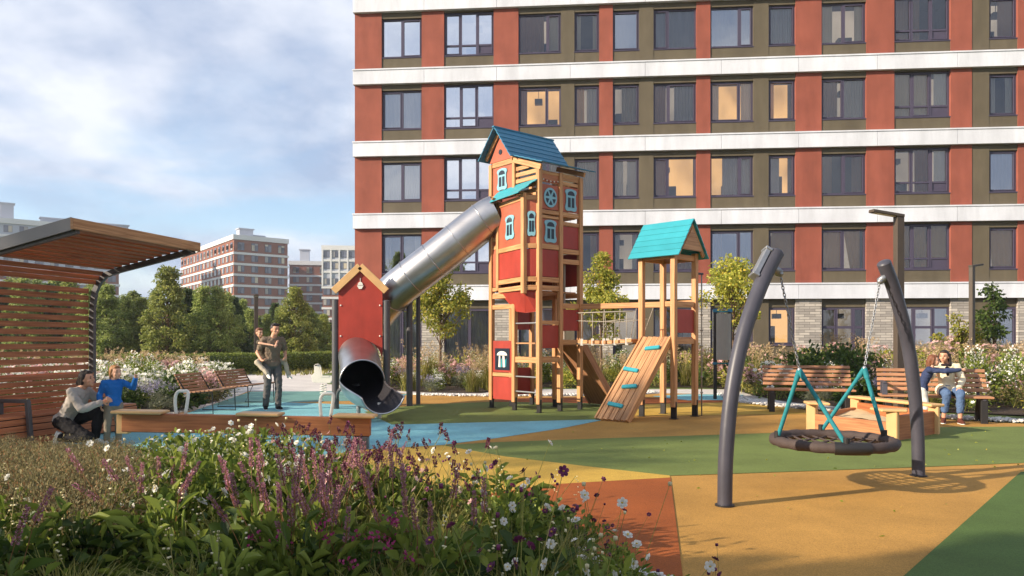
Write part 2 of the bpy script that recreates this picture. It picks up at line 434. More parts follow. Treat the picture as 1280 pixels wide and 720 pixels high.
SUN_EL = math.radians(23); TRAVEL = Vector((.925, .38, 0)).normalized()
sd = Vector((TRAVEL[0]*math.cos(SUN_EL), TRAVEL[1]*math.cos(SUN_EL), -math.sin(SUN_EL)))
sl = bpy.data.lights.new('sun', 'SUN'); sl.energy = 4.8; sl.angle = math.radians(.9); sl.color = (1, .86, .68)
so = bpy.data.objects.new('sun', sl); col.objects.link(so); so.rotation_euler = sd.to_track_quat('-Z', 'Y').to_euler(); so.location = (-30, -15, 30)

w = bpy.data.worlds.new('World'); scene.world = w; w.use_nodes = True
t = w.node_tree; t.nodes.clear(); ns = t.nodes; L = t.links
out = N(ns, 'ShaderNodeOutputWorld'); bg = N(ns, 'ShaderNodeBackground'); bg.inputs[1].default_value = .125
sky = N(ns, 'ShaderNodeTexSky'); sky.sky_type = 'NISHITA'; sky.sun_disc = False
sky.sun_elevation = SUN_EL; sky.sun_rotation = math.atan2(-TRAVEL[0], -TRAVEL[1]); sky.air_density = 1.0; sky.dust_density = .6; sky.ozone_density = 2.0
tc = N(ns, 'ShaderNodeTexCoord'); sp = N(ns, 'ShaderNodeSeparateXYZ'); L.new(tc.outputs['Generated'], sp.inputs[0])
zz = N(ns, 'ShaderNodeMath', operation='MAXIMUM'); zz.inputs[1].default_value = 0; L.new(sp.outputs[2], zz.inputs[0])
za = N(ns, 'ShaderNodeMath', operation='ADD'); za.inputs[1].default_value = .32; L.new(zz.outputs[0], za.inputs[0])
dx = N(ns, 'ShaderNodeMath', operation='DIVIDE'); dy = N(ns, 'ShaderNodeMath', operation='DIVIDE')
L.new(sp.outputs[0], dx.inputs[0]); L.new(za.outputs[0], dx.inputs[1]); L.new(sp.outputs[1], dy.inputs[0]); L.new(za.outputs[0], dy.inputs[1])
cb = N(ns, 'ShaderNodeCombineXYZ'); L.new(dx.outputs[0], cb.inputs[0]); L.new(dy.outputs[0], cb.inputs[1]); cb.inputs[2].default_value = 3.7
cn = N(ns, 'ShaderNodeTexNoise'); cn.inputs['Scale'].default_value = 1.35; cn.inputs['Detail'].default_value = 9; cn.inputs['Roughness'].default_value = .56; cn.inputs['Distortion'].default_value = .5
L.new(cb.outputs[0], cn.inputs['Vector'])
cr = N(ns, 'ShaderNodeValToRGB'); cr.color_ramp.interpolation = 'EASE'; cr.color_ramp.elements[0].position = .33; cr.color_ramp.elements[1].position = .56
cr.color_ramp.elements[0].color = (.08,)*3+(1,); cr.color_ramp.elements[1].color = (.94,)*3+(1,)
sy = N(ns, 'ShaderNodeMapRange'); sy.inputs['From Min'].default_value = .1; sy.inputs['From Max'].default_value = -.6; sy.inputs['To Min'].default_value = 0; sy.inputs['To Max'].default_value = .16; L.new(sp.outputs[1], sy.inputs['Value'])
cs_ = N(ns, 'ShaderNodeMath', operation='ADD'); L.new(cn.outputs['Fac'], cs_.inputs[0]); L.new(sy.outputs[0], cs_.inputs[1])
L.new(cs_.outputs[0], cr.inputs[0])
# shading inside the clouds: white tops, grey-lilac bellies
c2 = N(ns, 'ShaderNodeTexNoise'); c2.inputs['Scale'].default_value = 3.4; c2.inputs['Detail'].default_value = 7; c2.inputs['Roughness'].default_value = .55; L.new(cb.outputs[0], c2.inputs['Vector'])
cr2 = N(ns, 'ShaderNodeValToRGB'); cr2.color_ramp.elements[0].position = .36; cr2.color_ramp.elements[1].position = .66
cr2.color_ramp.elements[0].color = (2.1, 2.55, 3.5, 1); cr2.color_ramp.elements[1].color = (4.5, 4.65, 5.05, 1); L.new(c2.outputs['Fac'], cr2.inputs[0])
sm = N(ns, 'ShaderNodeMix'); sm.data_type = 'RGBA'
L.new(cr.outputs[0], sm.inputs[0]); L.new(sky.outputs[0], sm.inputs[6]); L.new(cr2.outputs[0], sm.inputs[7])
L.new(sm.outputs[2], bg.inputs[0]); L.new(bg.outputs[0], out.inputs[0])

scene.view_settings.view_transform = 'Standard'; scene.view_settings.look = 'None'; scene.view_settings.gamma = 1; scene.view_settings.use_curve_mapping = False
scene.view_settings.exposure = .84
scene.cycles.use_denoising = True; scene.cycles.max_bounces = 8; scene.cycles.transparent_max_bounces = 16
scene.cycles.diffuse_bounces = 3; scene.cycles.glossy_bounces = 4; scene.cycles.caustics_reflective = False; scene.cycles.caustics_refractive = False
scene.cycles.sample_clamp_indirect = 6

# ------------------------------------------------------------------ ground
def ground_poly(name, pts, z, mat, world=False):
    P = pts if world else [gp(*p) for p in pts]
    a = sum(P[i][0]*P[(i+1) % len(P)][1]-P[(i+1) % len(P)][0]*P[i][1] for i in range(len(P)))
    if a < 0: P = P[::-1]
    mb = MB(); mb.add([(p[0], p[1], z) for p in P], [tuple(range(len(P)))])
    o = mb.build(name, mat); return structure(o)
M['lawn'] = pm('lawn', S(92, 104, 52), .95, .3, .6, .6, bscale=30)
M['paving'] = pm('pale_paving', S(206, 200, 194), .8, .06, 3, .15, stain=.8)
n = 96
mb = MB(); mb.add([(900*math.cos(2*PI*i/n), 900*math.sin(2*PI*i/n), -.012) for i in range(n)], [tuple(range(n))]); structure(mb.build('ground', M['lawn']))

# pale slab path around the play court (jointed slabs, each joint a shallow gap)
pathW = [(-13.5, 14), (-6, 13.2), (12, 17.2), (12.5, 22.2), (-4.0, 22.6), (-6.2, 25.0), (-8.2, 32), (-8.6, 44), (-11.0, 44), (-11.0, 33), (-12.4, 29), (-13.6, 22)]
ground_poly('path', pathW, -.006, M['paving'], world=True)
COURT = [(-7.6, 21.4), (-6.6, 16.3), (-6.9, 12), (-7.6, 8.6), (-6, 3), (-4, -2.5), (16, -2.5), (16, 10.9), (12.5, 12.0), (9.8, 12.6), (8.6, 13.2), (7.2, 14.4), (6.2, 15.6), (5.4, 17.2), (5.6, 20.2), (4.2, 20.6), (3.2, 19.8), (1.2, 19.4), (-.6, 19.1), (-2.4, 19.6), (-3.4, 21.2)]
colr = dict(ochre=S(176, 132, 66), green=S(106, 119, 62), blue=S(124, 182, 190), yellow=S(190, 154, 68), rust=S(150, 80, 36), teal=S(104, 146, 138), tan=S(176, 138, 86), dgreen=S(80, 102, 50))
for k, v in colr.items(): M['rub_'+k] = rubber('rubber_'+k, v)
ground_poly('play_court', COURT, 0.0, M['rub_ochre'], world=True)
def patch(name, pts, z, c): return ground_poly(name, pts, z*.34+.0006, M['rub_'+c])
patch('court_marking', [(522, 493.5), (620, 495), (760, 496), (912, 500), (915, 504), (760, 505), (610, 505), (490, 507), (445, 498)], .003, 'ochre')
patch('court_marking', [(616, 498), (700, 497), (790, 496.5), (905, 500), (912, 504.5), (800, 506), (690, 505), (616, 504)], .006, 'rust')
patch('court_marking', [(815, 495.5), (860, 492.8), (930, 493.5), (915, 500.2), (860, 500.5)], .009, 'blue')
patch('court_marking', [(760, 507), (800, 505.5), (912, 503), (960, 506), (1000, 512), (1040, 517), (900, 519), (780, 520)], .009, 'yellow')
patch('court_marking', [(490, 531), (455, 515), (520, 506), (615, 502.5), (700, 503.5), (765, 505), (790, 510), (775, 518), (748, 524.5)], .012, 'green')
patch('court_marking', [(313, 489.5), (420, 489), (520, 493), (440, 501), (340, 503.5), (262, 507)], .006, 'teal')
patch('court_marking', [(262, 507), (340, 502.5), (445, 506), (492, 531), (748, 524.4), (752, 525.5), (700, 536), (620, 548), (552, 556.5), (460, 562), (330, 580), (120, 600), (60, 560), (150, 530), (235, 516)], .009, 'blue')
patch('court_marking', [(552, 557), (620, 553), (760, 548), (900, 543.6), (1010, 540), (1100, 537), (1180, 534), (1290, 533.4), (1400, 532), (1500, 570), (1280, 579), (1140, 584.6), (914, 592.6), (838, 595), (730, 583), (630, 571)], .012, 'green')
patch('court_marking', [(552, 556.9), (631, 571), (730, 583), (837, 595), (838, 598), (690, 606), (400, 650), (100, 690), (60, 620), (330, 580), (460, 562)], .015, 'yellow')
patch('court_marking', [(838, 597.5), (690, 606), (400, 650), (300, 700), (520, 790), (862, 790)], .018, 'rust')
patch('court_marking', [(1276, 590), (1420, 582), (1700, 700), (1500, 980), (900, 980), (1128, 722)], .012, 'dgreen')

# foreground planting soil and its white pebble edge
soil = [(-9, 2), (-8.2, 8.8), (-6.0, 9.1), (-4.6, 8.7), (-3.0, 8.0), (-1.5, 7.1), (-.35, 6.05), (.25, 5.2), (.55, 4.55), (1.1, 4.0), (1.3, 2.5), (1.2, -2), (-9, -2)]
o = ground_poly('planting_soil', soil, .024, M['soil'], world=True)
def pebble_strip(name, line, wd, n, size, label, lay=.03, zz=.0):
    """a ribbon of loose white pebbles: one heap nobody could count"""
    pts = smooth_path([(p[0], p[1], 0) for p in line], 60); rng = np.random.default_rng(len(line)*7+n)
    vs = []; fs = []
    oct_v = np.array([[1, 0, 0], [0, 1, 0], [-1, 0, 0], [0, -1, 0], [0, 0, 1], [0, 0, -1.0]])
    oct_v = np.concatenate([oct_v, nrm(np.array([[sx, sy, sz] for sx in (-1, 1) for sy in (-1, 1) for sz in (-1, 1)], float))])
    quads = []
    # cube-sphere: 8 corner verts (6..13)
    cs = nrm(np.array([[sx, sy, sz] for sz in (-1, 1) for sy in (-1, 1) for sx in (-1, 1)], float))
    qf = np.array([[0, 2, 3, 1], [4, 5, 7, 6], [0, 1, 5, 4], [2, 6, 7, 3], [0, 4, 6, 2], [1, 3, 7, 5]])
    V = []; Fq = []
    for i in range(n):
        s = rng.random()*(len(pts)-1.001); k = int(s); p = pts[k].lerp(pts[k+1], s-k); tdir = (pts[k+1]-pts[k]).normalized()
        sidev = Vector((-tdir[1], tdir[0], 0)); p = p+sidev*(rng.random()-.5)*wd
        r = size*(.6+.8*rng.random()); a = rng.random()*6.28
        q = cs*np.array([r*(.8+.5*rng.random()), r*(.8+.5*rng.random()), r*(.5+.3*rng.random())])
        q = q+rng.normal(size=q.shape)*r*.1
        R = np.array([[math.cos(a), -math.sin(a), 0], [math.sin(a), math.cos(a), 0], [0, 0, 1]])
        V.append(q@R.T+np.array([p[0], p[1], zz+r*.35+rng.random()*lay])); Fq.append(qf+i*8)
    o = np_obj(name, [(np.concatenate(V), np.concatenate(Fq))], M['gravel'], smooth=True)
    o['kind'] = 'stuff'; o['label'] = label; o['category'] = 'pebbles'
    return o
pebble_strip('pebble_edging', [(-.5, 6.2), (.22, 5.28), (.52, 4.65), (1.05, 4.1), (1.3, 3.2), (1.3, 2)], .26, 2600, .016, 'strip of white pebbles edging the flower bed in front', .02, .026)
pebble_strip('pebble_edging', [(-2.6, 19.9), (-.6, 19.45), (1.2, 19.75), (3.2, 20.1), (4.0, 20.9)], .35, 1500, .035, 'white pebble edge along the bed behind the tall play tower', .02, .0)
pebble_strip('pebble_edging', [(5.75, 20.2), (5.6, 17.4), (6.4, 15.9), (7.4, 14.7), (8.8, 13.5), (10, 12.95), (12.5, 12.4), (16, 11.6)], .5, 4200, .03, 'curved white pebble edge running behind the two right benches', .03, .0)

# ------------------------------------------------------------------ apartment block with the red pilasters
A0 = Vector((-6.59, 31.44, 0)); U = Vector((.9966, -.082, 0)); NN = Vector((-.082, -.9966, 0))
def upx(px):
    k = (px-640)/F
    return (k*A0[1]-A0[0])/(U[0]-k*U[1])
def fpt(u, o, z): return A0+U*u+NN*o+Vector((0, 0, z))
def fbox(mb, u0, u1, o0, o1, z0, z1, mi=0):
    e = [U*(u1-u0)/2, NN*(o1-o0)/2, Vector((0, 0, (z1-z0)/2))]
    c = fpt((u0+u1)/2, (o0+o1)/2, (z0+z1)/2)
    mb.add([c+sx*e[0]+sy*e[1]+sz*e[2] for sz in (-1, 1) for sy in (-1, 1) for sx in (-1, 1)],
           [(0, 1, 3, 2), (4, 6, 7, 5), (0, 4, 5, 1), (2, 3, 7, 6), (0, 2, 6, 4), (1, 5, 7, 3)], None, mi)
M['plaster_red'] = pm('red_plaster', S(148, 82, 66), .85, .10, 1.6, .25, bscale=60, stain=1.6)
M['plaster_olive'] = pm('olive_panel', S(98, 89, 72), .75, .08, 1.2, .1, stain=1.6)
M['band_white'] = pm('white_band', S(218, 221, 229), .7, .04, .8, .06, stain=1.2)
M['brick_grey'] = brickm('pale_grey_brick', S(196, 188, 178), S(150, 144, 138), S(120, 114, 108))
M['win_frame'] = pm('violet_grey_frame', S(74, 68, 86), .4, .06, 5, .02)
M['glass'] = glassm('window_glass', .08, (.9, .92, .93, 1)); M['glass_sky'] = glassm('window_glass_coated', .72); M['glass_mid'] = glassm('window_glass_half', .34)
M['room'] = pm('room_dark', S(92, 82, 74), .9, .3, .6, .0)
cur_cols = dict(grey=S(204, 196, 186), blue=S(168, 174, 188), beige=S(214, 196, 166), tan=S(214, 164, 92), white=S(240, 236, 230), brown=S(166, 124, 88))
for k, v in cur_cols.items(): M['cur_'+k] = leafm('curtain_'+k, scale_col(v, .95), scale_col(v, 1.05), .4, .85)
M['lit'] = emis('room_or_fill_glow', (1.0, .54, .19, 1), .66); M['fill_glow'] = emis('window_fill_glow', (1.0, .80, .58, 1), .26)  # the softer glow is added to brighten dark panes and curtains

bld = thing('apartment_block', 'long red and white apartment block with olive window bays filling the right side', 'apartment building', tuple(fpt(14, 0, 0)))
PIL = [(443.5, 477), (527, 555), (617, 648), (749, 766), (870.5, 888), (994.5, 1027), (1083, 1118), (1188.5, 1215), (1272.5, 1312), (1368, 1400), (1470, 1500)]
OLI = [(701, 718), (799, 817), (942, 961), (1215, 1237)]
WIN = [('2', 477, 527), ('b', 555, 617), ('wn', 648, 701), ('1', 718, 749), ('1', 766, 799), ('nw', 817, 870.5), ('wn', 888, 942), ('1', 961, 994.5), ('2', 1027, 1083), ('b', 1118, 1188.5), ('1', 1237, 1272.5), ('2', 1312, 1368), ('b', 1400, 1470)]
UEND = upx(1500); BZ = [3.14+3.03*k for k in range(6)]; BH = .62; TOP = BZ[5]+BH+.3
# bands
for z in BZ[:5]:
    mb = MB(); nseg = 11; us = [-.10+(UEND+.2)*i/nseg for i in range(nseg+1)]
    for a_, b_ in zip(us, us[1:]): fbox(mb, a_+.006, b_-.006, .16, .0, z, z+BH)
    fbox(mb, -.09, UEND+.09, .0, -.5, z+.002, z+BH-.002); fbox(mb, -.10, .4, -.5, -14, z, z+BH)
    fbox(mb, -.115, UEND+.115, .19, .155, z+BH-.045, z+BH+.012)
    mb.build('white_band', M['band_white'], bld)
mb = MB(); fbox(mb, -.1, UEND+.1, .16, -14, BZ[5], TOP); mb.build('parapet', M['band_white'], bld)
wl = MB()
for k in range(5):
    z0 = BZ[k]+BH; z1 = BZ[k+1]
    for (a, b) in PIL: fbox(wl, upx(a), upx(b), 0, -.4, z0, z1, 0)
    for (a, b) in OLI: fbox(wl, upx(a), upx(b), -.02, -.4, z0, z1, 1)
    for (ty, a, b) in WIN:
        u0, u1 = upx(a), upx(b)
        if k == 4: fbox(wl, u0, u1, -.05, -.4, z0, z1, 1); continue
        fbox(wl, u0, u1, -.035, -.4, z0, z0+.5, 1)
        if ty != 'b': fbox(wl, u0, u1, -.035, -.4, z1-.24, z1, 1)
        else: fbox(wl, u0, u1, -.035, -.4, z1-.06, z1, 1)
        fbox(wl, u0-.0, u1+.0, -.02, -.034, z0+.49, z0+.515, 2)
    fbox(wl, 0, .4, -.4, -14, z0, z1, 0)
for i, (a, b) in enumerate(PIL):
    fbox(wl, upx(a), upx(b), 0, -.4, -.1, BZ[0], 3)
for (a, b) in OLI: fbox(wl, upx(a), upx(b), -.02, -.4, -.1, BZ[0], 1)
for (ty, a, b) in WIN:
    fbox(wl, upx(a), upx(b), -.06, -.4, -.1, .45, 1); fbox(wl, upx(a), upx(b), -.10, -.4, BZ[0]-.34, BZ[0], 1)
fbox(wl, 0, .4, -.4, -14, -.1, BZ[0], 3)
wl.build('wall', [M['plaster_red'], M['plaster_olive'], M['win_frame'], M['brick_grey']], bld)
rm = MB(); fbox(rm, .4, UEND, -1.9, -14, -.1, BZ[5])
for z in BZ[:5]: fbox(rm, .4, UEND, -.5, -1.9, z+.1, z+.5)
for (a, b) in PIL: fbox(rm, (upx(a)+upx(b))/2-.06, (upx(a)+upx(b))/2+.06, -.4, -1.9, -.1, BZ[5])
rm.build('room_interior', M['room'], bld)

def curtain_geo(mb, u0, u1, z0, z1, o=-.255, amp=.03, per=.13, seed=0, swag=0):
    rr = random.Random(seed*13+1); per = rr.choice([.10, .13, .17, .22, .30]); amp = rr.choice([.018, .03, .045]); n = max(6, int((u1-u0)/per*6)); vs = []; ph = rr.random()*6
    for i in range(n+1):
        t = i/n; u = u0+(u1-u0)*t; w_ = math.sin(ph+2*PI*(u-u0)/per+.6*math.sin(3*u))*amp
        for j in range(4):
            s = j/3; uu = u+(swag*(s-1)*(1-t) if swag else 0)
            vs.append(fpt(uu, o+w_*(1-.25*s), z0+(z1-z0)*s))
    fs = [(i*4+j, (i+1)*4+j, (i+1)*4+j+1, i*4+j+1) for i in range(n) for j in range(3)]
    mb.add(vs, fs)
def window(u0, u1, z0, z1, ty, glass, curt, lit, seed, name='window'):
    rr = random.Random(seed)
    fw = .065; o0, o1 = -.13, -.20
    fr = MB()
    fbox(fr, u0, u0+fw, o0, o1, z0, z1); fbox(fr, u1-fw, u1, o0, o1, z0, z1)
    fbox(fr, u0+fw, u1-fw, o0, o1, z0, z0+fw); fbox(fr, u0+fw, u1-fw, o0, o1, z1-fw, z1)
    W = u1-u0
    muls = {'1': [], '2': [.5], 'wn': [.68], 'nw': [.34], 'b': [.33, .66], 'd': [.36, .72], 's': [.5]}[ty]
    for m_ in muls: fbox(fr, u0+W*m_-.045, u0+W*m_+.045, o0+.004, o1-.004, z0+fw, z1-fw)
    xs = [0]+muls+[1]
    for i in range(len(xs)-1):                              # casement sashes
        if (i+seed) % 2 == 0 or ty in '1':
            a, b = u0+W*xs[i]+(.045 if i else fw), u0+W*xs[i+1]-(.045 if i < len(xs)-2 else fw)
            for (q0, q1, y0, y1) in ((a, a+.035, z0+fw, z1-fw), (b-.035, b, z0+fw, z1-fw), (a+.035, b-.035, z0+fw, z0+fw+.035), (a+.035, b-.035, z1-fw-.035, z1-fw)):
                fbox(fr, q0, q1, o0+.018, o1+.01, y0, y1)
    if ty == 'b':
        fbox(fr, u0+fw, u1-fw, o0+.006, o1-.006, z0+.40, z0+.47)
        fbox(fr, u0+W*.66+.045, u1-fw, -.15, -.18, z0+fw, z0+.40)     # solid lower panel
    if ty == 'd':
        fbox(fr, u0+fw, u1-fw, o0+.006, o1-.006, z0+1.45, z0+1.55)
    # narrow outside sill
    fbox(fr, u0-.02, u1+.02, -.01, o0, z0-.035, z0-.001)
    f = fr.build(name, M['win_frame'], bld)
    g = MB(); g.add([fpt(u0+.03, -.168, z0+.03), fpt(u1-.03, -.168, z0+.03), fpt(u1-.03, -.168, z1-.03), fpt(u0+.03, -.168, z1-.03)], [(0, 1, 2, 3)])
    g.build('pane', M[glass], f)
    if len(curt) == 1 and curt[0][1]-curt[0][0] > .9 and glass == 'glass' and rr.random() < .55 and z0 > 3:
        n_c = curt[0][2]; e_ = rr.uniform(.24, .42); curt = [(.02, e_, n_c, 0), (1-e_*rr.uniform(.7, 1.1), .98, n_c, 0)]
    for cc in curt:
        c = MB(); c0, c1, cn_, sw = cc
        curtain_geo(c, u0+W*c0, u0+W*c1, z0-.1, z1+.02, seed=seed+int(c0*10), swag=sw)
        c.build('curtain', M['cur_'+cn_], f, smooth=True)
    if lit is None and seed % 3: lit = 'fill_glow'  # glow added behind most remaining windows to lift their dark rooms
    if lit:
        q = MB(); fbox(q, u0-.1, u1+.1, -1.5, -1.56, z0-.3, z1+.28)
        q.build('room_or_fill_glow', M[lit], f)
        if rr.random() < .75:                                # furniture standing in the room
            q = MB(); cu = u0+W*rr.uniform(.1, .7); cw = W*rr.uniform(.2, .4); ch_ = rr.uniform(.35, 1.0); fbox(q, cu, min(cu+cw, u1), -1.05, -1.4, z0-.5, z0+ch_)
            lu = u0+W*rr.uniform(.2, .8); fbox(q, lu-.16, lu+.16, -.9, -1.2, z1-.42, z1-.22); fbox(q, lu-.01, lu+.01, -1.04, -1.06, z1-.22, z1+.2)
            q.build('room_furniture', M['room'], f)
# what stands behind each window, row by row (0 = first floor above the shops)
C_ = lambda *a: [tuple(x) for x in a]
two = lambda n, w=.28: C_((0.02, w, n, 0), (1-w, .98, n, 0))
PLAN = {
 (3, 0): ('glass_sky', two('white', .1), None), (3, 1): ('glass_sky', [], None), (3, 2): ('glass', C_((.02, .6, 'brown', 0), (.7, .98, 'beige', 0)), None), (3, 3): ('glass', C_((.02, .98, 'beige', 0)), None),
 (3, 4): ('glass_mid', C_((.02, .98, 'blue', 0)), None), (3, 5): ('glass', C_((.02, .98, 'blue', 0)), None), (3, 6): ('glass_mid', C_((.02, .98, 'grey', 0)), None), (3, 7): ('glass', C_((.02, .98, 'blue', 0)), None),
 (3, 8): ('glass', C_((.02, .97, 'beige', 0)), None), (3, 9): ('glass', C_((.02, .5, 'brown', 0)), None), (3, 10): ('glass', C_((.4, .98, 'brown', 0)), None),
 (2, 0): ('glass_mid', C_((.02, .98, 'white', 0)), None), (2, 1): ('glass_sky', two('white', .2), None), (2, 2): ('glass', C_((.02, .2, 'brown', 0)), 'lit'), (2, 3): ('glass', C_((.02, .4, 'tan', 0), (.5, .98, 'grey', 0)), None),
 (2, 4): ('glass', C_((.35, .98, 'beige', 0)), 'fill_glow'), (2, 5): ('glass', C_((.02, .3, 'brown', 0), (.5, .98, 'grey', 0)), 'fill_glow'), (2, 6): ('glass', C_((.02, .22, 'grey', 0), (.74, .98, 'grey', 0)), 'lit'), (2, 7): ('glass', C_((.02, .25, 'tan', 0)), 'lit'),
 (2, 8): ('glass', C_((.02, .4, 'brown', 0), (.52, .97, 'grey', 0)), 'fill_glow'), (2, 9): ('glass', C_((.02, .66, 'beige', 0), (.75, .98, 'white', 0)), None), (2, 10): ('glass', C_((.02, .98, 'grey', 0)), None),
 (1, 0): ('glass_mid', C_((.02, .98, 'white', 0)), 'fill_glow'), (1, 1): ('glass_sky', [], None), (1, 2): ('glass', two('beige'), None), (1, 3): ('glass', C_((.02, .98, 'beige', 0)), None),
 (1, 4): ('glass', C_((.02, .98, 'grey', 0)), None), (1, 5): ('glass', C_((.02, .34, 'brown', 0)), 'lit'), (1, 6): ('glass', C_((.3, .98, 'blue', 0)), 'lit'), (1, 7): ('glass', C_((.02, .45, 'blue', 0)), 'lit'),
 (1, 8): ('glass', C_((.02, .98, 'brown', 0)), None), (1, 9): ('glass', C_((.4, .66, 'brown', 0), (.75, .98, 'white', 0)), 'fill_glow'), (1, 10): ('glass_mid', C_((.1, .98, 'beige', 0)), None),
 (0, 0): ('glass_mid', two('grey', .2), None), (0, 1): ('glass_sky', C_((.02, .5, 'beige', 0)), 'fill_glow'), (0, 2): ('glass_mid', two('grey'), None), (0, 3): ('glass', C_((.02, .98, 'brown', 0)), None),
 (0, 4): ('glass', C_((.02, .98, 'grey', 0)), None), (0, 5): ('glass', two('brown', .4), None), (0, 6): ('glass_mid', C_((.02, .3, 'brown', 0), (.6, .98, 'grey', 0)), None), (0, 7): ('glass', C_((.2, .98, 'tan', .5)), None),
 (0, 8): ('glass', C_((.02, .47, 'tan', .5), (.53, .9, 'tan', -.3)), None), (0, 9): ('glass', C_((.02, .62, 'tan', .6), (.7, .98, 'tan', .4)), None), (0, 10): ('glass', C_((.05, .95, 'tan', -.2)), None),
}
for k in range(4):
    for i, (ty, a, b) in enumerate(WIN):
        g, c, l = PLAN.get((k, i), ('glass', two('grey', .35), None))
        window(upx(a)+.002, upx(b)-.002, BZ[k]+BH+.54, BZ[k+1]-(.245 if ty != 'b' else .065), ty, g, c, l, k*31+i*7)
GF = {0: ('s', 'glass', C_((.02, .98, 'blue', 0)), 'fill_glow'), 1: ('2', 'glass', C_((.02, .98, 'blue', 0)), 'fill_glow'), 2: ('2', 'glass', C_((.02, .98, 'blue', 0)), 'fill_glow'), 3: ('1', 'glass', C_((.1, .9, 'grey', 0)), None), 4: ('1', 'glass', [], None),
      5: ('2', 'glass', two('grey'), None), 6: ('2', 'glass', C_((.1, .5, 'brown', 0)), None), 7: ('1', 'glass', [], 'lit'), 8: ('d', 'glass', C_((.05, .4, 'grey', 0)), 'fill_glow'), 9: ('d', 'glass_mid', two('beige'), 'fill_glow'), 10: ('1', 'glass_mid', [], None), 11: ('2', 'glass', [], None), 12: ('2', 'glass', [], None)}
for i, (ty, a, b) in enumerate(WIN):
    t_, g, c, l = GF[i]
    if i == 7:
        mb = MB(); fbox(mb, upx(a), upx(b), -.05, -.4, .46, 1.24); mb.build('parapet_panel', M['plaster_olive'], bld)
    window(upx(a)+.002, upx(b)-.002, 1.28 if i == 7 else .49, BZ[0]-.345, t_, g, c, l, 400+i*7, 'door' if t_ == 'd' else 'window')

# ------------------------------------------------------------------ far apartment blocks
M['far_red'] = pm('far_brick', S(132, 82, 62), .9, .08, .3, 0); M['far_white'] = pm('far_white', S(214, 212, 210), .85, .04, .3, 0)
M['far_grey'] = pm('far_grey', S(172, 176, 186), .85, .05, .3, 0); M['far_tan'] = pm('far_tan_brick', S(160, 112, 84), .9, .08, .3, 0)
m, t, ns2, L2 = nt('far_window_glass'); o_ = N(ns2, 'ShaderNodeOutputMaterial'); b_ = N(ns2, 'ShaderNodeBsdfPrincipled'); b_.inputs['Roughness'].default_value = .12
oi = N(ns2, 'ShaderNodeObjectInfo'); gi = N(ns2, 'ShaderNodeNewGeometry'); ad = N(ns2, 'ShaderNodeMath', operation='ADD'); fr_ = N(ns2, 'ShaderNodeMath', operation='FRACT')
L2.new(oi.outputs['Random'], ad.inputs[0]); L2.new(gi.outputs['Random Per Island'], ad.inputs[1]); L2.new(ad.outputs[0], fr_.inputs[0])
rp = N(ns2, 'ShaderNodeValToRGB'); rp.color_ramp.elements[0].color = S(70, 74, 86); rp.color_ramp.elements[1].color = S(204, 190, 160); e_ = rp.color_ramp.elements.new(.6); e_.color = S(112, 116, 130)
L2.new(fr_.outputs[0], rp.inputs[0]); L2.new(rp.outputs[0], b_.inputs['Base Color']); L2.new(b_.outputs[0], o_.inputs[0]); M['far_glass'] = m

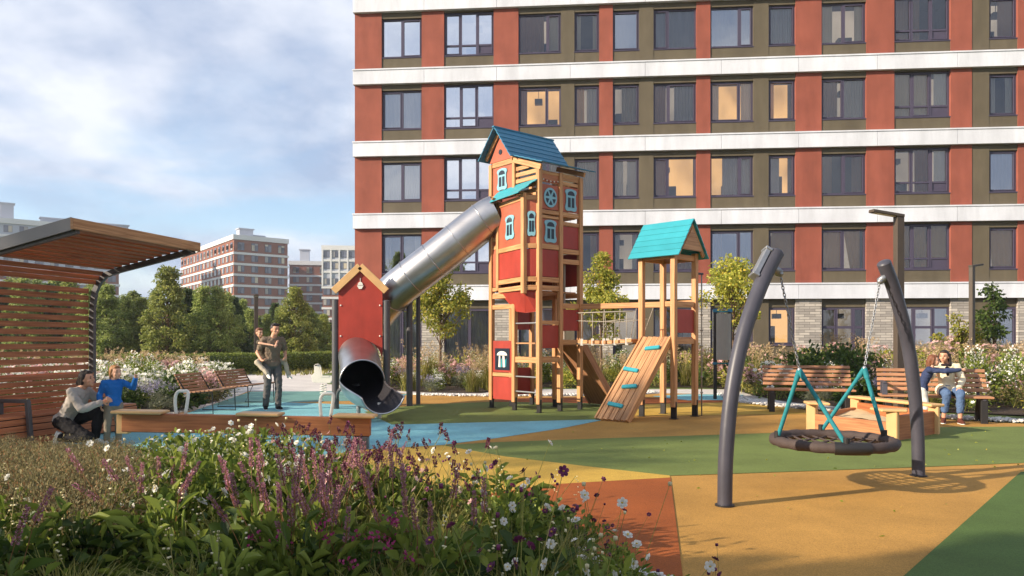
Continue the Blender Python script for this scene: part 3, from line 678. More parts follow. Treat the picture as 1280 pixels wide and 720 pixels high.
def far_window_mesh(w_, h_):
    mb = MB()
    mb.box((0, -.02, 0), (w_, .12, h_), None, 0); mb.box((-w_*.25, -.1, 0), (w_*.44, .05, h_*.9), None, 1); mb.box((w_*.25, -.1, 0), (w_*.44, .05, h_*.9), None, 1)
    me = mb.build('window', [M['win_frame'], M['far_glass']]); d = me.data; bpy.data.objects.remove(me); return d
def far_block(name, label, corner, d1, l1, n1, d2, l2, n2, zs, wallm, bandm, h_top, vertical=False, base=None, roof=()):
    """two visible faces meeting at the corner: along d1 (l1 metres, n1 window columns) and d2"""
    c = Vector((corner[0], corner[1], 0)); d1 = Vector((*d1, 0)).normalized(); d2 = Vector((*d2, 0)).normalized()
    root = thing(name, label, 'apartment building', tuple(c))
    def bx(mb, a0, a1, b0, b1, z0, z1, mi=0):
        P = [c+d1*a+d2*b for (a, b) in ((a0, b0), (a1, b0), (a1, b1), (a0, b1))]
        mb.prism([Vector((p[0], p[1], z0)) for p in P], (0, 0, z1-z0), mi)
    wlm = MB()
    zb = base if base else 0
    bx(wlm, 0, l1, 0, l2, zb, h_top); wlm.build('wall', wallm, root)
    if base:
        wb = MB(); bx(wb, 0.02, l1-.02, 0.02, l2-.02, 0, base); wb.build('lower_wall', M['far_red'], root)
    for z in zs:
        mb = MB(); bx(mb, -.25, l1+.25, -.25, l2+.25, z, z+.62)
        mb.build('white_band', bandm, root)
    if vertical:
        for i in range(n1+1):
            mb = MB(); a = l1*i/n1; bx(mb, a-.22, a+.22, -.3, 0, base or 0, h_top); mb.build('vertical_rib', M['far_white'], root)
    mb = MB(); bx(mb, -.3, l1+.3, -.3, l2+.3, h_top, h_top+1.3); mb.build('parapet', bandm, root)
    for (a, b, ww, hh) in roof:
        mb = MB(); bx(mb, a, a+ww, b, b+3, h_top+1.2, h_top+1.2+hh); bx(mb, a-.3, a+ww+.3, b-.3, b+3.3, h_top+1.2+hh, h_top+1.5+hh); mb.build('roof_hut', M['far_grey'], root)
    wm = far_window_mesh(1.9, 1.75)
    slots = []
    zz = sorted(zs); rows = [z+.62+.55+.88 for z in zz]+([h_top-1.6] if h_top-zz[-1] > 3.6 else [])
    for z in rows:
        if z+.9 > h_top: continue
        for (dd, ll, nn, other) in ((d1, l1, n1, d2), (d2, l2, n2, d1)):
            for i in range(nn):
                p = c+dd*(ll*(i+.5)/nn)-other*.01
                slots.append((Vector((p[0], p[1], z)), math.atan2(dd[1], dd[0]), other))
    slots.sort(key=lambda s: -s[0][2])
    rest = MB()
    for i, (p, ang, other) in enumerate(slots):
        # window faces outward = -other
        a = ang if Vector((math.sin(ang), -math.cos(ang), 0)).dot(-other) > 0 else ang+PI
        if i < 100:
            o = bpy.data.objects.new('window', wm); col.objects.link(o); o.parent = root; o.location = p-c; o.rotation_euler = (0, 0, a)
        else:
            R = rotm(0, 0, a)
            rest.box(p+R @ Vector((0, -.02, 0)), (1.9, .12, 1.75), R, 0)
            for s in (-1, 1): rest.box(p+R @ Vector((s*.475, -.1, 0)), (.84, .05, 1.57), R, 1)
    if rest.v:
        o = rest.build('window', [M['win_frame'], M['far_glass']], root); o['kind'] = 'stuff'
    return root
far_block('brick_apartment_block', 'tallest red brick block with white bands, its corner toward us above the trees', (-77, 206), (11.9, 10), 15.5, 4, (-36, 48), 60, 15, [1.5+3.0*k for k in range(9)], M['far_red'], M['far_white'], 29.6, roof=((4, 8, 4, 3.0), (9, 10, 3, 1.6)))
far_block('brick_apartment_block', 'lower red brick block with white bands, right behind the tallest one', (-73, 244), (1, .18), 17, 4, (-.2, 1), 20, 3, [1.5+3.0*k for k in range(8)], M['far_red'], M['far_white'], 26.4, roof=((3, 4, 3, 4.2),))
far_block('white_tower_block', 'white gridded tower on a red banded base beside the play slide house', (-54.5, 214), (1, .1), 9.5, 4, (-.1, 1), 16, 3, [1.5+3.0*k for k in range(6)]+[21, 24.3], M['far_grey'], M['far_white'], 27.6, vertical=True, base=17.2)
far_block('white_apartment_block', 'long pale block with tan lower floors showing above the slatted shelter', (-150, 176), (46, 34), 51, 15, (-30, 40), 20, 5, [1.5+3.0*k for k in range(6)]+[20.0, 28.2], M['far_grey'], M['far_white'], 31.6, base=20.0, roof=((8, 3, 10, 1.2), (24, 5, 3, 4.6), (33, 4, 8, 1.5), (46, 4, 8, 1.2)))
# ------------------------------------------------------------------ play structure: tall tower, tube slide, rope bridge, small tower
PT0 = Vector((.545, 14.95, 0)); PU = Vector((-.643, .766, 0)); PV = Vector((.766, .643, 0)); PM_, PL_ = 1.53, 1.16
play = thing('play_structure', 'tall wooden play tower with blue roof, steel tube slide and roped small tower', 'play tower', (.6, 15.5, 0))
def tp(u, v, z): return PT0+PU*u+PV*v+Vector((0, 0, z))
def tbar(name, a, b, w_, h_, mat='wood_post', up=(0, 0, 1), parent=None, bevel=.006):
    mb = MB(); mb.bar(a, b, w_, h_, up); return mb.build(name, M[mat], parent or play, bevel=bevel)
def post(p, z1, z0=.17, sz=.1, foot=True, ang=None, upv=None):
    a = Vector((p[0], p[1], z0)); b = Vector((p[0], p[1], z1))
    mb = MB(); mb.bar(a, b, sz, sz, upv or PU); o = mb.build('post', M['wood_post'], play, bevel=.008)
    if foot:
        f = MB(); u_ = Vector(upv or PU)
        f.bar((p[0], p[1], -.03), (p[0], p[1], z0+.1), sz*.42, sz*1.1, u_); f.bar((p[0], p[1], -.02), (p[0], p[1], .012), sz*1.3, sz*1.3, u_)
        f.build('post_foot', M['black_metal'], o)
    return o
for (u, v, z1) in ((0, 0, 4.97), (PM_, 0, 5.25), (.765, 0, 2.22), (0, .58, 4.9), (0, PL_, 4.88), (PM_, PL_, 5.2), (.765, PL_, 4.9)):
    post(tp(u, v, 0), z1)
for (u, v, z0, z1) in ((.765, 0, 4.47, 5.22), (1.30, -.0, 2.52, 4.42)): post(tp(u, v, 0), z1, z0, .085, False)
CB = (.2, -.237)
post(tp(*CB, 0), 4.42, 2.40, .095, False)
def pframe(a, b): return (tp(*a, 0), tp(*b, 0))
def panel(a, b, z0, z1, mat, inset=.055, th=.02, name='wall_panel', out=0):
    """upright panel between two plan points (u,v)"""
    p, q = pframe(a, b); d = (q-p).normalized(); p = p+d*inset; q = q-d*inset; nrm_ = Vector((d[1], -d[0], 0))*out
    mb = MB(); mb.bar(p+nrm_+Vector((0, 0, (z0+z1)/2)), q+nrm_+Vector((0, 0, (z0+z1)/2)), th, z1-z0)
    return mb.build(name, M[mat], play, bevel=.004)
def beam(a, b, z, h_=.1, w_=.055, inset=.05, out=0, mat='wood_post'):
    p, q = pframe(a, b); d = (q-p).normalized(); p = p+d*inset; q = q-d*inset; nrm_ = Vector((d[1], -d[0], 0))*out
    return tbar('beam', p+nrm_+Vector((0, 0, z)), q+nrm_+Vector((0, 0, z)), w_, h_, mat)
def carved_window(parent, c, ex, w_, h_, nrm_, style='casement'):
    """wavy pale-blue frame board with dark openings, standing proud of its panel"""
    ex = Vector(ex).normalized(); nrm_ = Vector(nrm_).normalized(); c = Vector(c); ez = Vector((0, 0, 1))
    pts = []
    if style == 'round':
        for i in range(28): a = 2*PI*i/28; r = 1+.0*math.cos(8*a); pts.append((w_/2*r*math.cos(a), h_/2*r*math.sin(a)))
    else:
        prof = [(-.5, .36), (-.44, .46), (-.25, .5), (0, .52), (.25, .5), (.44, .46), (.5, .36), (.41, .24), (.40, .05), (.42, -.15), (.5, -.32), (.46, -.44), (.3, -.5), (0, -.47), (-.3, -.5), (-.46, -.44), (-.5, -.32), (-.42, -.15), (-.40, .05), (-.41, .24)]
        pts = [(x*w_, y*h_) for x, y in prof]
    mb = MB(); mb.prism([c+ex*x+ez*y+nrm_*.012 for x, y in pts], nrm_*.018)
    fr = mb.build('window_frame', M['frame_blue'], parent, bevel=.003)
    holes = MB()
    def hole(poly, proud=.0315): holes.prism([c+ex*x*w_+ez*y*h_+nrm_*proud for x, y in poly], nrm_*.004)
    if style == 'round':
        for k in range(6):
            a0, a1 = 2*PI*k/6+.14, 2*PI*(k+1)/6-.14
            hole([(.14*math.cos((a0+a1)/2), .14*math.sin((a0+a1)/2))]+[(.38*math.cos(a0+(a1-a0)*i/5), .38*math.sin(a0+(a1-a0)*i/5)) for i in range(6)])
    else:
        hole([(-.3, .22), (.3, .22), (.27, .33), (.14, .4), (0, .42), (-.14, .4), (-.27, .33)])
        hole([(-.27, -.32), (-.05, -.32), (-.05, .12), (-.27, .12)]); hole([(.05, -.32), (.27, -.32), (.27, .12), (.05, .12)])
        if style == 'sash': hole([(-.2, -.2), (-.1, -.2), (-.1, .05), (-.2, .05)], .034)
    holes.build('opening', M['dark_hole'], fr)
    return fr
# ---- left (sunlit) face, v = 0
beam((PM_, 0), (.765, 0), 5.22, .11); beam((PM_, 0), (.765, 0), 4.52, .11)
p = panel((PM_, 0), (.765, 0), 4.58, 5.16, 'red_wall'); carved_window(p, tp(1.15, 0, 4.88), -PU, .34, .46, -PV)
for z in (4.50, 4.63, 4.76, 4.89, 5.02): beam((.765, 0), (0, 0), z, .085, .022) if z < 4.95 else tbar('slat', tp(.71, 0, z), tp(.3, 0, z), .022, .08)
tbar('rafter', tp(.76, -.03, 5.22), tp(-.1, -.03, 4.93), .05, .11)
tbar('rafter', tp(1.66, -.06, 5.37), tp(1.19, -.06, 5.90), .04, .1); tbar('rafter', tp(.73, -.06, 5.28), tp(1.19, -.06, 5.90), .04, .1)
mb = MB(); mb.prism([tp(1.56, -.03, 5.28), tp(.80, -.03, 5.28), tp(1.19, -.03, 5.84)], PV*.02); gab = mb.build('gable_panel', M['red_wall'], play)
mb = MB(); mb.prism([tp(1.19+.055*math.cos(a), -.035, 5.47+.055*math.sin(a)) for a in [2*PI*i/14 for i in range(14)]], -PV*.006); mb.build('round_opening', M['dark_hole'], gab)
p = panel((PM_, 0), (1.30, 0), 2.6, 4.4, 'red_wall', .04)
for z in (4.42, 3.62, 3.45, 2.55): beam((PM_, 0), (1.30, 0), z, .08, .05, .04)
# bay window
A_, C_b, P3_ = (1.30, 0), CB, (0, 0)
for (a, b) in ((A_, C_b), (C_b, P3_)):
    for z in (4.33, 3.36, 2.69, 2.52): beam(a, b, z, .1, .05, .045)
    p = panel(a, b, 3.41, 4.28, 'red_wall', .05)
    pa, pb = pframe(a, b); d = (pb-pa).normalized(); n_ = Vector((d[1], -d[0], 0))
    carved_window(p, (pa+pb)/2+Vector((0, 0, 3.80)), d, .40 if a == A_ else .17, .5, n_, 'casement')
    panel(a, b, 2.75, 3.30, 'red_panel', .05)
# awning boards over the bay
q0, q1, q2, q3 = tp(1.25, .02, 4.66), tp(-.02, -.03, 4.70), tp(.12, -.46, 4.37), tp(1.42, -.2, 4.37)
for k in range(4):
    mb = MB(); a, b = k/4, (k+1)/4-.012
    P = [q0.lerp(q3, a), q1.lerp(q2, a), q1.lerp(q2, b), q0.lerp(q3, b)]; mb.prism([x+Vector((0, 0, -.012*k % .024)) for x in P], (0, 0, .02)); mb.build('awning_board', M['teal'], play, bevel=.003)
for a in (.25, 1.15): tbar('bracket', tp(a, -.02, 4.42), tp(a, -.3, 4.44), .035, .05)
# red funnel below the bay
mb = MB(); fn = [tp(1.24, -.01, 2.47), tp(.21, -.21, 2.47), tp(.03, -.02, 2.47), tp(.06, -.02, 2.04), tp(.36, -.05, 2.02), tp(.70, -.02, 2.06)]
mb.prism([fn[0], fn[1], fn[4], fn[5]], PV*.02); mb.prism([fn[1], fn[2], fn[3], fn[4]], -PU*-.02); mb.build('hopper_panel', M['red_panel'], play)
for z in (2.40, 2.17): beam((PM_, 0), (.765, 0), z, .1)
# climbing ladder between the two front posts
for z in (1.81, .71, .40):
    mb = MB(); mb.tube([tp(.735, 0, z), tp(.03, 0, z)], .018, 10); mb.build('rung', M['galv'], play, smooth=True, auto=True)
beam((.765, 0), (0, 0), 1.06, .12, .06)
p = panel((PM_, 0), (.765, 0), .78, 1.45, 'red_panel'); panel((PM_, 0), (.765, 0), .2, .68, 'red_panel'); beam((PM_, 0), (.765, 0), .73, .08, .04); beam((PM_, 0), (.765, 0), 2.16, .06, .05)
# black play board with a white mushroom picture
ex = -PU; cc = tp(1.15, 0, 1.06)
mb = MB(); mb.bar(cc+PU*.24-PV*.016, cc-PU*.24-PV*.016, .012, .46); sg = mb.build('picture_board', M['dark_hole'], p)
def shape(poly, mat, proud): mb.prism([cc+ex*x+Vector((0, 0, y))-PV*proud for x, y in poly], -PV*.003)
mb = MB()
shape([(.0+.17*math.cos(a), .08+.09*math.sin(a)) for a in [PI*i/10 for i in range(11)]], None, .0235)
shape([(-.1, .07), (-.06, .07), (-.055, -.17), (-.12, -.17)], None, .0235); shape([(.02, .07), (.08, .07), (.10, -.17), (.03, -.17)], None, .0235)
mb.build('mushroom_picture', M['white_metal'], sg)
mb = MB(); shape([(-.03, .0), (.0, .02), (.01, -.16), (-.04, -.18)], None, .0245); shape([(.11, -.02), (.15, .02), (.14, -.15), (.12, -.17)], None, .0245); mb.build('leaf_picture', M['teal'], sg)
# ---- right (shaded) face, u = 0
R1, R2, R3 = (0, 0), (0, .58), (0, PL_)
n_ = -PU
panel(R1, R2, 4.66, 4.86, 'wood_red', .05, name='top_board')
p = panel(R1, R2, 4.12, 4.62, 'red_wall', .05); carved_window(p, tp(0, .29, 4.36), PV, .36, .40, n_, 'round')
for z in (4.06, 3.96): beam(R1, R2, z, .06 if z < 4 else .08)
p = panel(R1, R2, 3.41, 3.92, 'red_wall', .05); carved_window(p, tp(0, .29, 3.67), PV, .34, .46, n_, 'sash')
beam(R1, R2, 3.36); panel(R1, R2, 2.75, 3.30, 'red_panel', .05); beam(R1, R2, 2.69); beam(R1, R2, 2.52)
beam(R1, R2, 1.82, .08); panel(R1, R2, 1.30, 1.77, 'red_panel', .05); beam(R1, R2, 1.07, .12)
for z in (4.80, 4.70): beam(R2, R3, z, .07, .022)
p = panel(R2, R3, 4.12, 4.64, 'red_wall', .05); carved_window(p, tp(0, .87, 4.37), PV, .34, .46, n_, 'sash')
beam(R2, R3, 4.06); beam(R2, R3, 3.87, .08); panel(R2, R3, 3.36, 3.82, 'red_panel', .05); beam(R2, R3, 3.30); beam(R2, R3, 3.09, .1)
beam(R2, R3, 2.17, .11); panel(R2, R3, 1.66, 2.10, 'red_panel', .05); beam(R2, R3, 1.42, .1)
beam((0, 0), (0, PL_), 4.86, .07, .04, 0)
mb = MB(); rl = MB()
for k in range(9):
    mb.ell(tp(-.02, .1+.05*k, 4.71-.02*math.sin(k*.39)), .016, 8, 6, None, k % 2)
mb.build('counting_beads', [M['white_metal'], M['red_panel']], play, smooth=True)
# far faces and floors
panel((PM_, .55), (PM_, PL_), 1.7, 2.4, 'red_panel'); panel((PM_, .5), (PM_, PL_), .25, .85, 'red_panel'); post(tp(PM_, .55, 0), 2.5, .17, .08, True)
panel((PM_, 0), (PM_, PL_), 2.5, 3.35, 'red_panel'); panel((.765, PL_), (0, PL_), 2.6, 3.3, 'red_panel'); panel((.765, PL_), (0, PL_), 4.2, 4.7, 'red_wall'); panel((PM_, PL_), (.765, PL_), 2.6, 4.8, 'red_wall')
for z in (2.4, 3.4, 4.75): beam((PM_, 0), (PM_, PL_), z); beam((PM_, PL_), (.765, PL_), z); beam((.765, PL_), (0, PL_), z)
beam((.765, PL_), (0, PL_), 1.42)
for z, u0, u1 in ((2.455, .0, 1.48), (1.40, .05, .75), (4.02, .0, 1.48)):
    mb = MB()
    for k in range(7): vv = .06+k*.16; mb.bar(tp(u0+.06, vv, z), tp(u1, vv, z), .145, .03)
    mb.build('platform', M['wood_deck'], play)
for (u, v) in ((.1, .8), (.35, 1.0)): 
    mb = MB(); mb.tube([tp(u, v, 1.42), tp(u, v, 3.1)], .022, 10); mb.build('grab_pole', M['rope_grey'], play, smooth=True, auto=True)
# ---- roof of the tall tower
def lap_roof(parent, fn, a, b, v0, v1, nb, mat, th=.022, name='roof_board', lift=.012):
    """lapped boards from ridge a to eave b (2D profile points), running along v"""
    a = Vector(a); b = Vector(b); d = (b-a); Ld = d.length; d /= Ld; nn = Vector((d[1], -d[0]))
    if nn[1] < 0: nn = -nn
    mb = MB(); w_ = Ld/nb
    for k in range(nb):
        s0 = a+d*(w_*k-.012)+nn*(th*.5); s1 = a+d*(w_*(k+1)+.006)+nn*(th*.5+lift)
        m_ = (s0+s1)/2; dd = (s1-s0)
        c = fn(m_[0], (v0+v1)/2, m_[1]); e1 = fn(m_[0], v1, m_[1])-c; e2 = fn(s1[0], 0, s1[1])-fn(m_[0], 0, m_[1]); e3 = e1.cross(e2).normalized()*th/2
        mb.frame_box(c, e1, e2, e3 if e1.cross(e2).dot(e3) > 0 else -e3)
    return mb.build(name, M[mat], parent, bevel=.003)
lap_roof(play, tp, (1.19, 5.95), (.66, 5.25), -.22, 1.48, 6, 'roof_blue', name='roof')
lap_roof(play, tp, (1.19, 5.95), (1.72, 5.33), -.22, 1.48, 6, 'roof_blue', name='roof')
lap_roof(play, tp, (.69, 5.28), (-.2, 4.99), -.12, 1.42, 5, 'roof_blue', name='roof')
mb = MB(); mb.bar(tp(1.19, -.24, 5.975), tp(1.19, 1.5, 5.975), .07, .03); mb.build('ridge_cap', M['roof_blue'], play)
tbar('rafter', tp(.72, PL_+.02, 5.2), tp(-.12, PL_+.02, 4.93), .05, .1)
# ---- tube slide
SR = .42
spath = smooth_path([(-.30, 16.18, 4.22), (-.62, 16.2, 4.05), (-1.6, 16.25, 3.28), (-2.55, 16.4, 2.56), (-3.12, 16.75, 1.98), (-3.42, 16.6, 1.5), (-3.34, 16.1, 1.2), (-3.14, 15.4, .96), (-2.98, 14.7, .78), (-2.80, 14.05, .65), (-2.28, 13.2, .57)], 100)
def frames(P):
    out = []
    for i in range(len(P)):
        t_ = (P[min(i+1, len(P)-1)]-P[max(i-1, 0)]).normalized(); sd_ = t_.cross(Vector((0, 0, 1))).normalized(); out.append((P[i], t_, sd_, sd_.cross(t_)))
    return out
FR = frames(spath); K0 = max(i for i in range(len(spath)) if spath[i][1] > 14.2)
def tube_skin(mb, r, lo, hi, amax, n=32, flip=False, mi=0):
    vs = []; rows = []
    for i in range(lo, hi):
        p, t_, s_, u_ = FR[i]; am = amax(i)
        for k in range(n+1):
            a = -am+2*am*k/n                       # angle from the bottom
            vs.append(p+s_*math.sin(a)*r-u_*math.cos(a)*r)
    fs = []
    for i in range(hi-lo-1):
        for k in range(n):
            q = (i*(n+1)+k, i*(n+1)+k+1, (i+1)*(n+1)+k+1, (i+1)*(n+1)+k); fs.append(q[::-1] if flip else q)
    mb.add(vs, fs, None, mi)
def amax(i):
    if i <= K0: return PI*.9999
    s = (i-K0)/(len(FR)-1-K0)
    return math.radians(93-20*s)
full = lambda i: PI*.9999
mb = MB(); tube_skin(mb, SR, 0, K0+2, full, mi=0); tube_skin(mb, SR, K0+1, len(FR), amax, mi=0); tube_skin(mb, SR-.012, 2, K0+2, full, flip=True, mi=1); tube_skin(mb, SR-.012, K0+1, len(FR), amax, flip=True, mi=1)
tube = mb.build('slide_tube', [M['steel'], M['steel_shade']], play, smooth=True)
acc = 0; last = -.3; sm_ = MB()
for i in range(1, K0+1):
    acc += (spath[i]-spath[i-1]).length
    if acc-last > .62 and spath[i][1] > 15.9:
        last = acc; p, t_, s_, u_ = FR[i]
        ring = [p+(s_*math.sin(2*PI*k/32)+u_*math.cos(2*PI*k/32))*(SR+.006) for k in range(32)]
        sm_.tube(ring, .011, 6, closed=True)
sm_.build('seam_ring', M['steel'], tube, smooth=True)
p, t_, s_, u_ = FR[0]
rim = MB(); edgeL = []; edgeR = []
for i in range(K0+1, len(FR)):
    p, t_, s_, u_ = FR[i]; a = amax(i); edgeL.append(p-s_*math.sin(a)*SR-u_*math.cos(a)*SR); edgeR.append(p+s_*math.sin(a)*SR-u_*math.cos(a)*SR)
p, t_, s_, u_ = FR[-1]; a = amax(len(FR)-1)
endarc = [p+s_*math.sin(-a+2*a*k/24)*SR-u_*math.cos(-a+2*a*k/24)*SR for k in range(1, 24)]
p, t_, s_, u_ = FR[K0+1]; a0 = amax(K0+1)
cut = [p+s_*math.sin(a0+(2*PI-2*a0)*k/20)*SR-u_*math.cos(a0+(2*PI-2*a0)*k/20)*SR for k in range(21)]
rim.tube(edgeL+endarc+edgeR[::-1]+cut, .016, 8, closed=True); rim.build('slide_rim', M['steel'], tube, smooth=True)
mb = MB()
for xx, dy in ((-.22, 0), (.2, .05)):
    i = len(FR)-8; p, t_, s_, u_ = FR[i]; q = p+s_*xx
    mb = MB(); mb.tube([(q[0], q[1]+dy, -.02), (q[0], q[1]+dy, p[2]-.33)], .04, 12); mb.build('slide_foot', M['white_metal'], play, smooth=True, auto=True)
mb = MB(); mb.tube(smooth_path([(-3.73, 15.85, .2), (-3.62, 15.6, .42), (-3.3, 15.3, .52), (-3.12, 15.2, .56)], 12), .035, 8); mb.build('slide_brace', M['grey_post'], play, smooth=True)
def gpost(x, y, z, r=.075, name='support_post'):
    mb = MB(); mb.tube([(x, y, -.02), (x, y, z)], r, 20); mb.ell((x, y, z), (r*1.02, r*1.02, .02), 20, 6); return mb.build(name, M['grey_post'], play, smooth=True, auto=True)
gpost(-3.76, 15.85, 2.32); gpost(-2.67, 15.85, 2.30); gpost(-2.28, 16.55, 2.42, .07); gpost(-2.13, 16.9, 2.5, .05)
hx = -3.215; hw = .465; HY = 15.78
arch = [(hx+hw, 1.02)]+[(hx+.02+.43*math.cos(a), 1.04+.43*math.sin(a)) for a in [PI*i/16 for i in range(1, 16)]]+[(hx-hw, 1.02)]
outl = [(hx-hw, 1.02), (hx-hw, 2.62), (hx, 3.06), (hx+hw, 2.62)]+arch[:-1]
mb = MB(); mb.prism([(x, HY, z) for x, z in outl], (0, .03, 0)); hp = mb.build('slide_house_front', M['red_panel'], play)
for s in (-1, 1):
    mb = MB(); mb.bar((hx, HY-.03, 3.03), (hx+s*.56, HY-.03, 2.50), .05, .15, (0, 0, 1)); mb.build('gable_board', M['yellow_board'], hp, bevel=.005)
mb = MB(); mb.prism([(hx+x, HY-.004, 2.62+z) for x, z in [(-.07, 0), (-.03, -.07), (.03, -.07), (.07, 0)]], (0, -.02, 0)); mb.prism([(hx+.055*math.cos(a), HY-.004, 2.63+.07*math.sin(a)) for a in [PI*i/8 for i in range(9)]], (0, -.016, 0)); mb.tube([(hx, HY-.01, 2.70), (hx, HY-.01, 2.78)], .006, 6); mb.build('bell_picture', M['white_metal'], hp)
mb = MB()
for s in (-1, 1):
    for z in (1.55, 2.2): mb.ell((hx+s*(hw-.05), HY-.008, z), (.018, .012, .018), 8, 6)
mb.build('bolt', M['white_metal'], hp, smooth=True)
# ---- small tower
sc_ = Vector((3.0, 14.28, 0)); sa = Vector((.70, -.714, 0)).normalized(); sb = Vector((.714, .70, 0)).normalized(); hs = .36
def sp_(a, b, z): return sc_+sa*a+sb*b+Vector((0, 0, z))
for (a, b) in ((hs, -hs), (-hs, -hs), (hs, hs), (-hs, hs)): post(sp_(a, b, 0), 3.12, .22, .1, True, upv=sa)
def sbeam(a, b, z, h_=.1, w_=.05): return tbar('beam', sp_(*a, z), sp_(*b, z), w_, h_)
for z in (1.44, 2.14): sbeam((hs, -hs+.05), (hs, hs-.05), z)
mb = MB(); mb.bar(sp_(hs, -hs+.05, 1.82), sp_(hs, hs-.05, 1.82), .02, .44); mb.build('wall_panel', M['red_panel'], play, bevel=.004)
for z in (1.44, 3.02): sbeam((-hs+.05, hs), (hs-.05, hs), z); sbeam((-hs+.05, -hs), (hs-.05, -hs), z, .08)
sbeam((-hs, -hs+.05), (-hs, hs-.05), 1.44); sbeam((-hs, -hs+.05), (-hs, hs-.05), 3.02); sbeam((hs, -hs+.05), (hs, hs-.05), 3.02)
mb = MB()
for k in range(5): b = -hs+.07+k*.145; mb.bar(sp_(-hs+.03, b, 1.505), sp_(hs-.03, b, 1.505), .135, .03)
mb.build('platform', M['wood_deck'], play)
def sfn(uu, vv, z): return sp_(vv, uu, z)
lap_roof(play, sfn, (0, 3.71), (-.50, 3.01), -.57, .57, 6, 'teal', name='roof')
lap_roof(play, sfn, (0, 3.71), (.50, 3.01), -.57, .57, 6, 'teal', name='roof')
for vv in (-.5, .5):
    for s in (-1, 1): tbar('rafter', sfn(s*.44, vv, 3.05), sfn(0, vv, 3.62), .04, .08)
mb = MB(); mb.prism([sfn(-.34, .52, 3.14), sfn(.34, .52, 3.14), sfn(0, .52, 3.58)], sa*.018); mb.build('gable_panel', M['wood_deck'], play)
# climbing ramp with teal footholds
rt0, rt1 = Vector((2.50, 14.20, 1.52)), Vector((2.93, 13.80, 1.52)); rb0, rb1 = Vector((1.54, 13.57, .03)), Vector((2.02, 13.18, .03))
mb = MB(); nr = (rt1-rt0).cross(rb0-rt0).normalized()
if nr[2] < 0: nr = -nr
for k in range(5):
    a, b = (k+.03)/5, (k+.97)/5; P = [rt0.lerp(rt1, a), rt0.lerp(rt1, b), rb0.lerp(rb1, b), rb0.lerp(rb1, a)]
    c0, c1 = (P[0]+P[1])/2, (P[2]+P[3])/2; mb.bar(c0, c1, (P[1]-P[0]).length, .03, nr)
ramp = mb.build('climbing_ramp', M['wood_deck'], play, bevel=.003)
for s, (a, b) in enumerate(((rt0, rb0), (rt1, rb1))):
    o_ = (rt1-rt0).normalized()*(.02 if s else -.02); mb = MB(); mb.bar(a-nr*.03+o_, b-nr*.03+o_, .04, .13, nr); mb.build('side_rail', M['wood_post'], ramp, bevel=.004)
for k, (f, s) in enumerate(((.15, .62), (.42, .28), (.62, .55), (.84, .42))):
    c = rt0.lerp(rb0, f).lerp(rt1.lerp(rb1, f), s)+nr*.035; d = ((rt1-rt0).normalized()+Vector((0, 0, -.12 if k % 2 else .1))).normalized()
    mb = MB(); mb.bar(c-d*.16, c+d*.16, .075, .05, nr); mb.build('foothold', M['teal'], ramp, bevel=.008)
# bridge beam, deck logs and rope sides
bA, bB = tp(0, PL_, 2.17), sp_(-hs, hs, 2.17)
tbar('beam', bA, bB, .08, .11); tbar('beam', sp_(-hs, hs, 2.18)+sa*.05, sp_(hs, hs, 2.18)-sa*.05, .05, .1)
d0, d1 = Vector((1.50, 15.45, 1.44)), Vector((2.50, 14.52, 1.46)); dd = (d1-d0).normalized(); ds = Vector((dd[1], -dd[0], 0))
mb = MB()
for k in range(9): c = d0.lerp(d1, (k+.5)/9)+Vector((0, 0, -.03*math.sin(PI*(k+.5)/9))); mb.bar(c-ds*.28, c+ds*.28, .12, .07)
deck = mb.build('bridge_deck', M['wood_post'], play, bevel=.008)
mb = MB(); cl = MB()
for s in (-.26, .26):
    mb.tube([d0+ds*s-Vector((0, 0, .05)), d0.lerp(d1, .5)+ds*s-Vector((0, 0, .08)), d1+ds*s-Vector((0, 0, .05))], .012, 6)
    for k in range(5):
        c = d0.lerp(d1, (k+.5)/5)+ds*s; hi = bA.lerp(bB, (k+.5)/5) if s < 0 else Vector((c[0], c[1], 2.0))
        mb.tube([c, hi], .009, 6); cl.bar(c+Vector((0, 0, .05)), c+Vector((0, 0, -.09)), .05, .035)
    a, b = d0+ds*s+Vector((0, 0, .42)), d1+ds*s+Vector((0, 0, .42)); mb.tube([a, a.lerp(b, .5)-Vector((0, 0, .04)), b], .009, 6)
    if s > 0: mb.tube([d0+ds*s+Vector((0, 0, .58)), d1+ds*s+Vector((0, 0, .56))], .012, 6)
mb.build('bridge_rope', M['rope_grey'], play, smooth=True); cl.build('rope_clamp', M['white_metal'], play)
# plank ramp leaning at the far side of the tall tower
T0, T1 = tp(-.0, PL_+.06, 1.38), tp(.72, PL_+.06, 1.38); B0, B1 = T0+PV*1.02, T1+PV*1.02; B0[2] = B1[2] = .05
nr2 = (T1-T0).cross(B0-T0).normalized(); nr2 = nr2 if nr2[2] > 0 else -nr2
mb = MB()
for k in range(5): a = (k+.5)/5; mb.bar(T0.lerp(T1, a), B0.lerp(B1, a), .135, .028, nr2)
r2 = mb.build('plank_ramp', M['wood_deck'], play, bevel=.003)
for (a, b) in ((T0, B0), (T1, B1)):
    mb = MB(); mb.bar(a+nr2*.02, b+nr2*.02, .05, .16, nr2); mb.build('side_rail', M['wood_bench'], r2, bevel=.004)
mb = MB(); mb.bar((T0+T1)/2-nr2*.03, (B0+B1)/2-nr2*.03, .62, .012, nr2); mb.build('ramp_backing', M['wood_bench'], r2)
